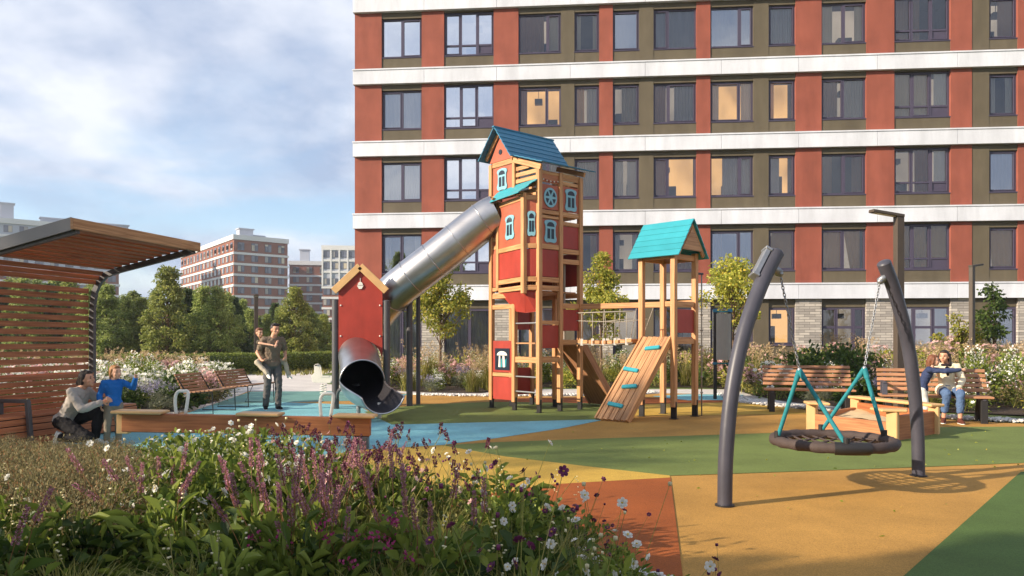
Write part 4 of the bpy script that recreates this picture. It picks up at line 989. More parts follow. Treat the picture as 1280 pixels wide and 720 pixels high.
# climbing pole with foot pegs at the right of the small tower
cpx, cpy = 3.66, 14.36
mb = MB(); mb.tube([(cpx, cpy, -.02), (cpx, cpy, 2.75)], .014, 8)
for k in range(7): mb.ell((cpx, cpy, .45+.3*k), (.03, .03, .02), 10, 6)
mb.build('climbing_rope', M['rope_grey'], play, smooth=True); tbar('beam', sp_(hs, hs, 2.74), Vector((cpx+.03, cpy, 2.74)), .03, .04, 'grey_metal')

# ------------------------------------------------------------------ small play panel between two posts
ppan = thing('play_drum', 'grey ribbed drum board hung between two dark posts by the small tower', 'play panel', (5.2, 18.4, 0))
for x, y in ((5.05, 18.5), (5.38, 18.35)):
    mb = MB(); mb.tube([(x, y, -.02), (x, y, 2.22)], .045, 14); pp = mb.build('post', M['black_metal'], ppan, smooth=True, auto=True)
    mb = MB(); mb.tube([(x, y, 2.16), (x, y, 2.24)], .055, 14); mb.tube([(x, y, .86), (x, y, .92)], .055, 14); mb.build('collar', M['roof_blue'], pp, smooth=True, auto=True)
mb = MB(); a, b = Vector((5.05, 18.42, 0)), Vector((5.38, 18.28, 0))
vs = [];
for k in range(17):
    q = k/16; c = a.lerp(b, q); bow = .10*math.sin(PI*q)+.006*math.cos(k*PI); vs += [(c[0], c[1]-bow, .98), (c[0], c[1]-bow, 2.12)]
mb.add(vs, [(2*k, 2*k+2, 2*k+3, 2*k+1) for k in range(16)]); pn = mb.build('drum_board', pm('drum_grey', S(150, 146, 138), .5, .06, 4, .05), ppan)
sm = pn.modifiers.new('thickness', 'SOLIDIFY'); sm.thickness = .012
mb = MB(); mb.tube([(4.98, 18.5, .89), (5.45, 18.33, .89)], .018, 8); mb.tube([(5.0, 18.5, 2.17), (5.42, 18.33, 2.17)], .018, 8); mb.build('cross_bar', M['rope_teal'], ppan, smooth=True)

# ------------------------------------------------------------------ seesaw
ss = thing('seesaw', 'long brown plank seesaw with yellow seats and white handles', 'seesaw', (-3.56, 9.95, 0))
sl0, sl1 = Vector((-5.2, 9.95, .36)), Vector((-1.89, 9.95, .30)); sdv = (sl1-sl0).normalized(); sup = Vector((-sdv[2], 0, sdv[0]))
mb = MB(); mb.bar(sl0, sl1, .11, .25); mb.build('beam', M['wood_seesaw'], ss, bevel=.012)
for a, b in ((-.10, .56), (1.55, 2.12), (2.83, 3.38)):
    mb = MB(); mb.bar(sl0+sdv*a+sup*.145, sl0+sdv*b+sup*.145, .30, .04); mb.build('seat', M['yellow_board'], ss, bevel=.012)
for a in (.78, 2.72):
    c = sl0+sdv*a; mb = MB()
    mb.tube(smooth_path([c+Vector((-.07, -.0, .1)), c+Vector((-.085, 0, .32)), c+Vector((-.05, 0, .42)), c+Vector((.03, 0, .43)), c+Vector((.09, 0, .40)), c+Vector((.05, 0, .1))], 24), .022, 10); mb.build('handle', M['white_metal'], ss, smooth=True)
mb = MB(); mb.bar((-5.19, 9.95, .47), (-5.19, 9.95, .21), .09, .16, (1, 0, 0)); mb.build('bumper', M['yellow_board'], ss, bevel=.01)
mb = MB(); mb.bar((-2.02, 9.95, -.02), (-2.02, 9.95, .175), .16, .2, (1, 0, 0)); mb.build('bumper', M['grey_post'], ss, bevel=.01)
mb = MB(); mb.prism([(-3.78, 9.8, -.02), (-3.32, 9.8, -.02), (-3.46, 9.8, .2), (-3.64, 9.8, .2)], (0, .3, 0)); mb.build('pivot', M['grey_post'], ss, bevel=.01)

# ------------------------------------------------------------------ nest swing
sw = thing('nest_swing', 'round basket swing on teal ropes between two bent grey posts', 'swing', (3.12, 7.26, 0))
Lp = smooth_path([(1.87, 6.54, -.03), (1.885, 6.555, .45), (1.95, 6.60, 1.0), (2.08, 6.69, 1.5), (2.28, 6.83, 1.95), (2.47, 6.95, 2.27)], 40)
Rp = smooth_path([(4.36, 7.98, -.03), (4.345, 7.97, .45), (4.28, 7.93, 1.0), (4.17, 7.87, 1.5), (4.0, 7.77, 1.95), (3.84, 7.68, 2.25)], 40)
tops = []
for P in (Lp, Rp):
    mb = MB(); mb.tube(P, [.064+.006*i/len(P) for i in range(len(P))], 24); d = (P[-1]-P[-2]).normalized(); mb.ell(P[-1], (.07, .07, .03), 24, 8, Vector((0, 0, 1)).rotation_difference(d).to_matrix())
    po = mb.build('post', M['grey_metal'], sw, smooth=True, auto=True)
    mb = MB(); mb.tube([(P[0][0], P[0][1], .0), (P[0][0], P[0][1], .012)], .085, 24); mb.build('base_ring', M['black_metal'], po, smooth=True, auto=True)
    tops.append(P[-4].copy())
pl = Lp[-4]; d = (Lp[-1]-Lp[-6]).normalized()
mb = MB(); q = pl+Vector((-.085, .0, .03)); mb.bar(q-d*.16, q+d*.13, .1, .05, (-1, 0, .5)); mb.bar(q-d*.18, q-d*.15, .115, .07, (-1, 0, .5)); mb.bar(q+d*.12, q+d*.15, .115, .07, (-1, 0, .5)); mb.build('bracket', M['galv'], sw, bevel=.006)
BC = Vector((3.14, 7.28, .47)); BR = .545
axd = (tops[1]-tops[0]); axd[2] = 0; axd.normalize()
ap = [BC-axd*.47+Vector((0, 0, .70)), BC+axd*.47+Vector((0, 0, .70))]
hang = [tops[0]+Vector((.10, .03, -.08)), tops[1]+Vector((-.10, -.03, -.08))]
for k in range(2):
    a, b = hang[k], ap[k]; dchain = b-a; n = int(dchain.length/.034); ch = MB(); dn = dchain.normalized(); s1 = dn.orthogonal().normalized(); s2 = dn.cross(s1)
    for i in range(n):
        c = a+dn*(.034*i); sdx = s1 if i % 2 else s2
        ch.tube([c+dn*(.024*math.cos(t_))+sdx*(.011*math.sin(t_)) for t_ in [2*PI*j/8 for j in range(8)]], .0045, 5, closed=True)
    ch.ell(a, .03, 10, 8); ch.ell(b, (.022, .022, .03), 10, 8)
    mb = MB(); ch.bar(tops[k], a+Vector((0, 0, .0)), .05, .06); ch.build('chain', M['galv'], sw, smooth=True)
perp = Vector((-axd[1], axd[0], 0))
ends = [[BC+Vector((-.55, -.02, 0)), BC+Vector((-.11, -.54, 0))], [BC+Vector((.11, .54, 0)), BC+Vector((.53, .06, 0))]]
for k in range(2):
    for e in ends[k]:
        mb = MB(); mb.tube([ap[k], e+Vector((0, 0, .03))], .020, 10); dv = (e-ap[k]).normalized(); mb.tube([ap[k], ap[k]+dv*.1], .026, 10); rp_ = mb.build('rope', M['rope_teal'], sw, smooth=True, auto=True)
        c = MB(); c.tube([e+Vector((0, 0, .10)), e+Vector((0, 0, -.02))], .03, 10); c.build('rope_end', M['black_metal'], rp_, smooth=True, auto=True)
ring = [BC+Vector((math.cos(a), math.sin(a), 0))*BR for a in [2*PI*i/64 for i in range(64)]]
mb = MB(); mb.tube(ring, [.05+.004*math.sin(i*1.7) for i in range(64)], 14, closed=True)
mb.build('basket_ring', M['basket'], sw, smooth=True)
mb = MB(); seg = [BC+Vector((math.cos(a), math.sin(a), 0))*BR for a in [-1.95+.55*i/10 for i in range(11)]]; mb.tube(seg, .06, 14); mb.build('wear_sleeve', M['black_metal'], sw, smooth=True, auto=True)
mb = MB()
for k in range(-4, 5):
    o_ = k*.12; hl = math.sqrt(max(.01, (BR-.03)**2-o_**2))
    for (d1_, d2_) in ((axd, perp), (perp, axd)):
        pts = [BC+d2_*o_+d1_*(hl*t_)-Vector((0, 0, .085*(1-(t_*hl/BR)**2)*(1-(o_/BR)**2)-.01)) for t_ in [-1+.2*j for j in range(11)]]
        mb.tube(pts, .011, 6)
mb.build('basket_net', M['basket'], sw, smooth=True)

# ------------------------------------------------------------------ sandpit
sb0 = thing('sandpit', 'low wooden sandpit with yellow corner seats behind the basket swing', 'sandpit', (5.7, 11.9, 0))
cF, cR, cL, cB = (5.5, 10.75), (6.58, 11.6), (4.86, 12.05), (6.12, 13.25)
for a, b, zt in ((cF, cR, .37), (cF, cL, .28), (cL, cB, .28), (cR, cB, .37)):
    mb = MB(); mb.bar((a[0], a[1], zt/2-.01), (b[0], b[1], zt/2-.01), .07, zt); mb.build('side_board', M['wood_sand' if a != cR and b != cR else 'wood_seesaw'], sb0, bevel=.01)
for c in (cF, cR, cL, cB):
    mb = MB(); mb.bar((c[0], c[1], -.02), (c[0], c[1], .425), .15, .15, (.6, .8, 0)); mb.build('corner_post', M['yellow_board'], sb0, bevel=.012)
ctr = Vector((5.76, 11.9, 0))
for c in (cF, cL):
    q = Vector((c[0], c[1], 0)); d = (ctr-q).normalized(); sdv_ = Vector((-d[1], d[0], 0)); mb = MB()
    mb.prism([q-d*.10+sdv_*.17+Vector((0, 0, .425)), q-d*.10-sdv_*.17+Vector((0, 0, .425)), q+d*.22-sdv_*.26+Vector((0, 0, .425)), q+d*.22+sdv_*.26+Vector((0, 0, .425))], (0, 0, .04)); mb.build('corner_seat', M['yellow_board'], sb0, bevel=.012)
mb = MB(); mb.bar((cR[0]+.02, cR[1]-.08, .447), (cB[0], cB[1]+.08, .447), .26, .045); mb.build('bench_board', M['yellow_board'], sb0, bevel=.012)
mb = MB(); g_ = 14; vs = []
for i in range(g_+1):
    for j in range(g_+1):
        a, b = i/g_, j/g_; x = (1-a)*(1-b)*cF[0]+a*(1-b)*cR[0]+(1-a)*b*cL[0]+a*b*cB[0]; y = (1-a)*(1-b)*cF[1]+a*(1-b)*cR[1]+(1-a)*b*cL[1]+a*b*cB[1]
        vs.append((x, y, .2+.08*math.sin(3*a+1)*math.sin(4*b)+.02*random.random()))
mb.add(vs, [(i*(g_+1)+j, (i+1)*(g_+1)+j, (i+1)*(g_+1)+j+1, i*(g_+1)+j+1) for i in range(g_) for j in range(g_)]); mb.build('sand', M['sand'], sb0, smooth=True)

# ------------------------------------------------------------------ benches
def park_bench(label, loc, rz, Lb, arms=1, group='wooden benches on the right'):
    """backed bench facing local -Y"""
    r = thing('park_bench', label, 'bench', loc, rz, group)
    def lb(name, mat, mb, **k): return mb.build(name, M[mat], r, world=False, **k)
    mb = MB()
    for k in range(4): mb.bar((-Lb/2, -.22+.125*k, .455), (Lb/2, -.22+.125*k, .455), .105, .035)
    lb('seat', 'wood_bench', mb, bevel=.006)
    mb = MB()
    for k in range(5): z = .56+.085*k; mb.bar((-Lb/2, .22+.045*k, z), (Lb/2, .22+.045*k, z), .028, .066, (0, .45, 1))
    lb('backrest', 'wood_bench', mb, bevel=.006)
    for s in (-1, 1):
        x = s*(Lb/2-.14)
        mb = MB(); mb.bar((x, -.2, -.02), (x, -.19, .43), .075, .11, (1, 0, 0)); lb('leg', 'black_metal', mb, bevel=.008)
        mb = MB(); mb.bar((x, .33, -.02), (x, .14, .43), .06, .09, (1, 0, 0)); lb('leg', 'black_metal', mb, bevel=.008)
        mb = MB(); mb.bar((x, -.24, .415), (x, .23, .415), .06, .045); mb.bar((x, .235, .45), (x, .445, .95), .05, .035); lb('bracket', 'grey_metal', mb, bevel=.006)
    if arms:
        x = -Lb/2+.07
        mb = MB(); mb.bar((x, -.24, .47), (x, -.21, .68), .05, .09, (1, 0, 0)); mb.bar((x, -.25, .69), (x, .22, .70), .06, .035); mb.bar((x, .2, .47), (x, .2, .68), .05, .05, (1, 0, 0)); lb('armrest', 'grey_metal', mb, bevel=.006)
    return r
park_bench('wooden bench with dark legs standing empty behind the teal swing ropes', (6.05, 15.2, 0), math.radians(-14), 1.72, 0)
BD = Vector((7.62, 13.45, 0)); BDR = math.radians(-20)
park_bench('wooden bench with dark legs on which the woman in the cream coat sits', tuple(BD), BDR, 1.78, 1)
def lounge_bench(label, loc, rz, Lb):
    """slatted bench on thin black sled frames, facing local +X, length along Y"""
    r = thing('lounge_bench', label, 'bench', loc, rz, 'slatted benches on the left path')
    mb = MB()
    for k in range(7): mb.bar((-.26+.09*k, -Lb/2, .43+.008*k), (-.26+.09*k, Lb/2, .43+.008*k), .066, .03)
    mb.build('seat', M['wood_bench'], r, world=False, bevel=.004)
    mb = MB()
    for k in range(6): mb.bar((-.31-.032*k, -Lb/2, .47+.060*k), (-.31-.032*k, Lb/2, .47+.060*k), .025, .047, (-.42, 0, 1))
    mb.build('backrest', M['wood_bench'], r, world=False, bevel=.004)
    for s in (-1, 1):
        y = s*(Lb/2-.04); mb = MB()
        mb.tube([(.28, y, .46), (.30, y, .012), (-.42, y, .012), (-.22, y, .42), (.28, y, .46)], .013, 8); mb.tube([(-.25, y, .42), (-.49, y, .80)], .013, 8)
        mb.build('frame', M['black_metal'], r, world=False)
    return r
lounge_bench('slatted bench on black sled frames, nearer of the two by the white flowers', (-6.10, 15.05, 0), math.radians(-6), 1.0)
lounge_bench('slatted bench on black sled frames, the one beyond by the pale path', (-5.95, 16.85, 0), math.radians(-8), 1.3)

# ------------------------------------------------------------------ slatted shelter with its bench
sh = thing('shelter', 'slatted timber shelter with cantilevered roof and long bench', 'shelter', (-6.85, 12.15, 0))
SS = Vector((.2402, .9707, 0)); SA = Vector((.9707, -.2402, 0)); SO = Vector((-6.85, 12.15, 0))
def hp_(q, s, z): return SO+SA*q+SS*s+Vector((0, 0, z))
prof = [(0, 0), (0, 1.85), (.01, 2.05), (.05, 2.25), (.13, 2.41), (.26, 2.52), (.45, 2.575), (1.9, 2.86)]
for s in (0, -2.27):
    mb = MB()
    for i in range(len(prof)-1):
        a, b = hp_(prof[i][0], s, prof[i][1]), hp_(prof[i+1][0], s, prof[i+1][1]); d = (b-a).normalized(); mb.bar(a-d*.012, b+d*.012, .06, .085, SA if i < 3 else (0, 0, 1))
    mb.build('frame', M['grey_post'], sh)
mb = MB(); mb.bar(hp_(.30, -2.335, 2.62), hp_(1.9, -2.335, 2.94), .02, .16); mb.build('fascia', M['fascia'], sh)
for k in range(11):
    q = .30+k*.152; z = 2.60+(q-.30)*.197
    mb = MB(); mb.bar(hp_(q, -2.31, z+.03), hp_(q, .06, z+.03), .142, .034, (0, 0, 1)); mb.build('roof_slat', M['wood_red'], sh, bevel=.004)
mb = MB(); mb.bar(hp_(1.93, -2.38, 2.93), hp_(1.93, .10, 2.93), .05, .14); mb.build('front_board', M['wood_deck'], sh, bevel=.004)
for k in range(3):
    q = .10+k*.06; mb = MB(); z = 2.40+k*.07; mb.bar(hp_(q-.02, -2.31, z), hp_(q-.02, .0, z), .03, .07); mb.build('roof_slat', M['wood_red'], sh, bevel=.004)
for k in range(13):
    z = 2.26-k*.112; mb = MB(); mb.bar(hp_(-.06, -2.6, z), hp_(-.06, -.03, z), .03, .078); mb.build('wall_slat', M['wood_red'], sh, bevel=.004)
for k in range(6):
    z = .90-k*.085; q = .03+k*.022; mb = MB(); mb.bar(hp_(q, -2.6, z), hp_(q, -.02 if k < 2 else .2, z), .028, .07, (.2, 0, 1)); mb.build('back_slat', M['wood_red'], sh, bevel=.004)
for k in range(4):
    q = .19+k*.135; mb = MB(); mb.bar(hp_(q, -2.6, .41), hp_(q, .22, .41), .12, .035); mb.build('seat_slat', M['wood_red'], sh, bevel=.004)
for k in range(4):
    z = .34-k*.092; mb = MB(); mb.bar(hp_(.635, -2.6, z), hp_(.635, .24, z), .03, .08); mb.build('front_slat', M['wood_red'], sh, bevel=.004)
mb = MB(); mb.bar(hp_(.35, -2.4, .2), hp_(.35, .2, .2), .45, .36); mb.build('bench_core', M['black_metal'], sh)
for s in (-1.85,):
    mb = MB(); mb.bar(hp_(.2, s, .62), hp_(.70, s, .62), .06, .05); mb.bar(hp_(.68, s, .62), hp_(.74, s, .0), .06, .06, SS); mb.bar(hp_(.22, s, .43), hp_(.22, s, .6), .06, .05, SS); mb.build('armrest', M['grey_post'], sh, bevel=.006)

# ------------------------------------------------------------------ street lamps
def lamp(label, x, y, h_, az, arm=.62, w_=.17, dpt=.12):
    r = thing('street_lamp', label, 'street lamp', (x, y, 0), az, 'slim lamp posts round the court')
    mb = MB(); mb.bar((0, 0, -.05), (0, 0, h_), dpt, w_, (1, 0, 0)); p_ = mb.build('pole', M['bronze'], r, world=False, bevel=.01)
    mb = MB(); mb.bar((.08, 0, h_-.03), (-arm, 0, h_+.05), w_*.9, .06); a_ = mb.build('lamp_arm', M['bronze'], r, world=False, bevel=.008)
    mb = MB(); mb.bar((-.1, 0, h_-.036), (-arm+.06, 0, h_+.012), w_*.6, .012); mb.build('lens', M['white_metal'], a_, world=False)
    mb = MB(); mb.box((0, 0, .0), (.3, .3, .03)); mb.build('base_plate', M['black_metal'], r, world=False, bevel=.005)
    return r
lamp('tall flat bronze lamp post with its arm out over the swing', 7.60, 14.62, 3.93, math.radians(12))
lamp('slim lamp post among the shrubs near the right edge, beyond the woman', 13.6, 22.0, 3.68, PI+.5, .5, .14)
lamp('far lamp post before the trees, behind the man giving a piggyback', -13.0, 37.8, 3.72, 1.9, .22, .26, .2)

# ------------------------------------------------------------------ spring rocker (far, white)
rk = thing('spring_rocker', 'small white animal spring rocker on the far path edge', 'spring rocker', (-5.05, 19.9, 0))
mb = MB(); mb.tube([(-5.05+.08*math.cos(a), 19.9+.08*math.sin(a), .02+.03*a/ (2*PI)*2) for a in [i*.4 for i in range(70)]], .012, 6); mb.build('spring', M['white_metal'], rk, smooth=True)
mb = MB()
for y in (19.82, 19.98):
    mb.prism([(-5.05+x, y-.01, z) for x, z in [(-.26, .34), (.2, .32), (.28, .42), (.25, .52), (.06, .48), (-.04, .52), (-.08, .78), (-.16, .84), (-.22, .80), (-.22, .60), (-.3, .5)]], (0, .02, 0))
mb.build('body_board', M['white_metal'], rk, bevel=.004)
mb = MB(); mb.bar((-4.98, 19.8, .5), (-4.98, 20.0, .5), .22, .03); mb.build('seat', M['white_metal'], rk)
mb = MB(); mb.tube([(-5.2, 19.66, .80), (-5.2, 20.14, .80)], .018, 8); mb.build('handle', M['black_metal'], rk, smooth=True)
# ------------------------------------------------------------------ vegetation
def c_(a): return S(*a)
M['leaf_dark'] = leafm('leaf_dark', S(46, 66, 30), S(96, 116, 50), .38); M['leaf_mid'] = leafm('leaf_mid', S(76, 98, 38), S(146, 156, 68), .42)
M['leaf_yellow'] = leafm('leaf_yellow_green', S(120, 134, 48), S(192, 188, 88), .5, .5, S(206, 176, 70)); M['leaf_olive'] = leafm('leaf_olive', S(88, 88, 46), S(140, 134, 78))
M['leaf_brown'] = leafm('leaf_russet', S(92, 88, 58), S(152, 140, 98), .35, .6, S(150, 104, 70)); M['leaf_grey'] = leafm('leaf_grey_green', S(96, 104, 84), S(146, 148, 122))
M['leaf_far'] = leafm('leaf_far', S(104, 124, 62), S(172, 180, 106), .5); M['leaf_far2'] = leafm('leaf_far_light', S(116, 132, 60), S(184, 186, 104), .45); M['needle'] = leafm('needle', S(70, 94, 62), S(122, 138, 92), .35)
M['leaf_hedge'] = leafm('leaf_hedge', S(92, 112, 46), S(152, 164, 80), .4); M['grass'] = leafm('grass_blade', S(94, 98, 40), S(158, 150, 78), .35); M['straw'] = leafm('straw', S(168, 140, 100), S(214, 190, 150), .3)
M['stem'] = leafm('stem_green', S(104, 112, 54), S(150, 140, 76), .1); M['stem_red'] = leafm('stem_red', S(120, 84, 56), S(158, 110, 70), .1)
M['petal_white'] = leafm('petal_white', S(224, 220, 206), S(248, 246, 238), .3); M['petal_cream'] = leafm('petal_cream', S(226, 212, 160), S(244, 236, 200), .3); M['petal_pink'] = leafm('petal_pink', S(206, 150, 150), S(238, 204, 196), .4)
M['petal_mauve'] = leafm('petal_mauve', S(140, 84, 106), S(196, 144, 152), .3); M['petal_purple'] = leafm('petal_purple', S(84, 32, 66), S(128, 58, 102), .25); M['petal_burg'] = leafm('petal_burgundy', S(78, 36, 56), S(124, 64, 84), .25)
M['petal_lav'] = leafm('petal_lavender', S(120, 116, 140), S(168, 160, 182), .3); M['petal_yel'] = leafm('petal_yellow', S(212, 170, 50), S(236, 204, 90), .2); M['petal_magenta'] = leafm('petal_magenta', S(150, 40, 96), S(188, 74, 126), .25)

def rdir(rng, n, up=.4):
    d = rng.normal(size=(n, 3)); d[:, 2] = np.abs(d[:, 2])*.6+up; return nrm(d)
def dome(rng, n, r, h, k=14, spread=.32, low=.25):
    """points in k leaf clumps that fill an uneven mound; returns points and outward directions"""
    a = rng.random(k)*2*PI; q = np.sqrt(rng.random(k)); c = np.stack([np.cos(a)*q*r*.8, np.sin(a)*q*r*.8, h*(low+(1-low)*rng.random(k))*(1-.45*q**2)], 1)
    ci = rng.integers(0, k, n); P = c[ci]+rng.normal(size=(n, 3))*np.array([r, r, h*.7])*spread*.55*(0.6+.7*rng.random(k))[ci][:, None]
    P[:, 2] = np.clip(P[:, 2], .01, h*1.08)
    D = nrm(P-np.array([0, 0, h*.2])); D = nrm(D+rng.normal(size=(n, 3))*.55+np.array([0, 0, .3]))
    return P, D, c
def stems_geo(rng, tips, r0=.006, base=.06, n=4):
    gs = []
    for tp_ in tips:
        b = np.array([rng.normal()*base, rng.normal()*base, 0]); m_ = (b+tp_)/2+np.array([rng.normal()*.02, rng.normal()*.02, .03])
        gs.append(tube_geo([b, b*.6+m_*.4, m_, tp_], r0, r0*.5, n))
    return cat_geo(*gs)
def flower_geo(rng, pts, nrmls, petals, L, W, cup=.3):
    """open flowers: petals around each centre"""
    P = []; D = []
    for p, nv in zip(pts, nrmls):
        nv = nv/np.linalg.norm(nv); a = np.cross(nv, [0.3, .9, .2]); a /= np.linalg.norm(a); b = np.cross(nv, a)
        ph = rng.random()*6
        for k in range(petals):
            t = ph+2*PI*k/petals; d = a*math.cos(t)+b*math.sin(t)+nv*cup; P.append(p+d*L*.08); D.append(d)
    return diamond_fixed(np.array(P), np.array(D), L, W, np.repeat(np.array(nrmls), petals, 0))
def diamond_fixed(P, D, L, W, Nv):
    D = nrm(D); Sd = nrm(np.cross(D, Nv)); n = len(P); U = nrm(np.cross(Sd, D))
    V = np.empty((n, 6, 3)); V[:, 0] = P; V[:, 1] = P+D*L*.45+Sd*W*.45+U*W*.1; V[:, 2] = P+D*L*.85+Sd*W*.4; V[:, 3] = P+D*L; V[:, 4] = P+D*L*.85-Sd*W*.4; V[:, 5] = P+D*L*.45-Sd*W*.45+U*W*.1
    base = (np.arange(n)*6)[:, None]
    return V.reshape(-1, 3), np.concatenate([base+np.array([[0, 1, 2, 3]]), base+np.array([[0, 3, 4, 5]])])
def ball_geo(pts, r, squash=.6):
    cs = nrm(np.array([[sx, sy, sz] for sz in (-1, 1) for sy in (-1, 1) for sx in (-1, 1)], float))*r*np.array([1, 1, squash])
    qf = np.array([[0, 2, 3, 1], [4, 5, 7, 6], [0, 1, 5, 4], [2, 6, 7, 3], [0, 4, 6, 2], [1, 3, 7, 5]])
    return cat_geo(*[(cs+p, qf) for p in pts])
def spike_geo(rng, tips, axes, L, r, n, pl, pw):
    P = []; D = []
    for tp_, ax in zip(tips, axes):
        ax = ax/np.linalg.norm(ax); s = rng.random(n); rr = r*(1-.75*s)
        q = rng.normal(size=(n, 3)); q -= (q@ax)[:, None]*ax; q = nrm(q)
        P.append(tp_+ax*(s*L)[:, None]+q*rr[:, None]*.5); D.append(nrm(q+ax*.7))
    return diamond_geo(np.concatenate(P), np.concatenate(D), pl, pw, rng)

# --- single-mesh plants for the beds beyond the court
def mid_plant(kind, seed):
    rng = np.random.default_rng(seed)
    if kind == 'tan_grass':
        n = 260; P = np.concatenate([rng.normal(size=(n, 2))*.09, np.zeros((n, 1))], 1); H = .45+.4*rng.random(n)
        g1 = blade_geo(P, H, .1+.35*rng.random(n), rng.random(n)*6.28, .014)
        tips = np.stack([rng.normal(size=26)*.2, rng.normal(size=26)*.2, .62+.3*rng.random(26)], 1)
        g2 = spike_geo(rng, tips, rdir(rng, 26, 1.2), .2, .03, 22, .05, .016)
        return np_obj('ornamental_grass', [g1, cat_geo(g2, stems_geo(rng, tips, .003))], [M['grass'], M['straw']])
    spec = dict(white_aster=(560, .40, .62, .075, .034, 'leaf_mid', 'petal_white', 150, .042), pink_aster=(520, .40, .66, .07, .03, 'leaf_olive', 'petal_pink', 150, .042), green_shrub=(900, .46, .75, .085, .045, 'leaf_dark', None, 0, 0),
                lavender=(800, .36, .5, .10, .012, 'leaf_grey', 'petal_lav', 0, 0), yellow_shrub=(800, .45, .7, .075, .036, 'leaf_yellow', None, 0, 0), white_phlox=(620, .40, .8, .10, .036, 'leaf_mid', 'petal_white', 0, 0), russet=(900, .42, .8, .05, .02, 'leaf_brown', 'petal_pink', 40, .03), leafy=(420, .42, .62, .17, .085, 'leaf_dark', 'petal_white', 40, .04))[kind]
    n, r, h, Ll, Lw, lm, fm, nf, fs = spec
    P, D, c = dome(rng, n, r, h, 16); g = [leaf_geo(P, D, Ll*(.6+.7*rng.random(n)), Lw*(.6+.7*rng.random(n)), .2, .15, rng)]; ms = [M[lm]]
    g[0] = g[0]; st = stems_geo(rng, c, .005)
    if fm and nf:
        idx = np.argsort(-P[:, 2]-.25*np.linalg.norm(P[:, :2], axis=1)+rng.normal(size=n)*.12)[:nf]; Q = P[idx]+np.array([0, 0, .05])
        g.append(flower_geo(rng, Q, rdir(rng, nf, .8), 6, fs, fs*.6)); ms.append(M[fm])
    elif kind == 'white_phlox':
        T = c[np.argsort(-c[:, 2])][:11]+np.array([0, 0, .08]); T = T[:, :]; q = np.concatenate([t_+rng.normal(size=(34, 3))*np.array([.05, .05, .07]) for t_ in T]); g.append(diamond_geo(q, rdir(rng, len(q), .4), .04, .03, rng)); ms.append(M[fm])
    elif kind == 'lavender':
        tips = np.stack([rng.normal(size=44)*.2, rng.normal(size=44)*.2, .38+.22*rng.random(44)], 1); g.append(spike_geo(rng, tips, rdir(rng, 44, 1.4), .16, .022, 24, .028, .014)); ms.append(M[fm])
    g.append(st); ms.append(M['stem'])
    nm = dict(white_aster='white_aster', pink_aster='pink_aster', green_shrub='green_shrub', lavender='lavender', yellow_shrub='golden_shrub', white_phlox='white_phlox', russet='russet_shrub', leafy='leafy_perennial')[kind]
    return np_obj(nm, g, ms)
def inside(p, poly):
    x, y = p; r = False; j = len(poly)-1
    for i in range(len(poly)):
        (xi, yi), (xj, yj) = poly[i], poly[j]
        if (yi > y) != (yj > y) and x < (xj-xi)*(y-yi)/(yj-yi)+xi: r = not r
        j = i
    return r
def scatter(poly, gap, rng, tries=6000, ok=None):
    xs = [p[0] for p in poly]; ys = [p[1] for p in poly]; out = []
    for _ in range(tries):
        p = (rng.uniform(min(xs), max(xs)), rng.uniform(min(ys), max(ys)))
        if inside(p, poly) and (ok is None or ok(p)) and all((p[0]-q[0])**2+(p[1]-q[1])**2 > gap*gap for q in out): out.append(p)
    return out
BED1 = [(-6.6, 28.5), (-6.3, 26), (-5.2, 23.8), (-4.0, 22.2), (-2.4, 20.9), (-.9, 20.6), (-.1, 22.2), (1, 23.2), (6.0, 23.2), (6.6, 22), (6.4, 20), (6.55, 17.7), (7.3, 16.2), (8.6, 15.2), (9.8, 14.4), (12, 13.5), (17, 12.5), (22, 20), (21, 28.3)]
BED2 = [(-8.3, 13.3), (-7.1, 14.1), (-7.0, 15.8), (-7.1, 18), (-8.3, 21.5), (-11.4, 27.2), (-17, 26), (-19, 13), (-9, 12.9)]
for b_ in (BED1, BED2): ground_poly('bed_soil', [(p[0], p[1]) for p in b_], .012, M['soil'], world=True)
KINDS_MID = ['white_aster', 'pink_aster', 'green_shrub', 'lavender', 'yellow_shrub', 'white_phlox', 'russet', 'leafy', 'tan_grass']
PROTO = {k: [mid_plant(k, 100+i*10+j) for j in range(2)] for i, k in enumerate(KINDS_MID)}
USED = set()
DESC = dict(white_aster='white daisy-flowered clump', pink_aster='pale pink flowering clump', green_shrub='dark green leafy shrub', lavender='grey-violet lavender mound', yellow_shrub='golden yellow-green shrub', white_phlox='tall plant with white flower heads', russet='russet fine-leaved shrub', leafy='broad-leaved green plant dotted white', tan_grass='straw-coloured ornamental grass')
CATS = dict(white_aster='flower', pink_aster='flower', green_shrub='shrub', lavender='lavender', yellow_shrub='shrub', white_phlox='flower', russet='shrub', leafy='plant', tan_grass='grass')
def plant(kind, x, y, sc, where, rng):
    j = rng.randrange(2); o = PROTO[kind][j]
    if (kind, j) in USED: o = o.copy(); col.objects.link(o)
    USED.add((kind, j))
    o.location = (x, y, .0); o.rotation_euler = (0, 0, rng.random()*6.28); o.scale = (sc*rng.uniform(.9, 1.2), sc*rng.uniform(.9, 1.2), sc*rng.uniform(.85, 1.15))
    tag(o, DESC[kind]+' '+where, CATS[kind], DESC[kind]+' plants '+where)
rr = random.Random(5)
AVOID = [(-3.1, 24.6), (2.85, 24.0), (7.1, 24.0), (13.6, 22.0), (14.6, 23.0), (12.4, 22.5)]
nearfront = lambda p, poly: min(math.hypot(p[0]-q[0], p[1]-q[1]) for q in poly)
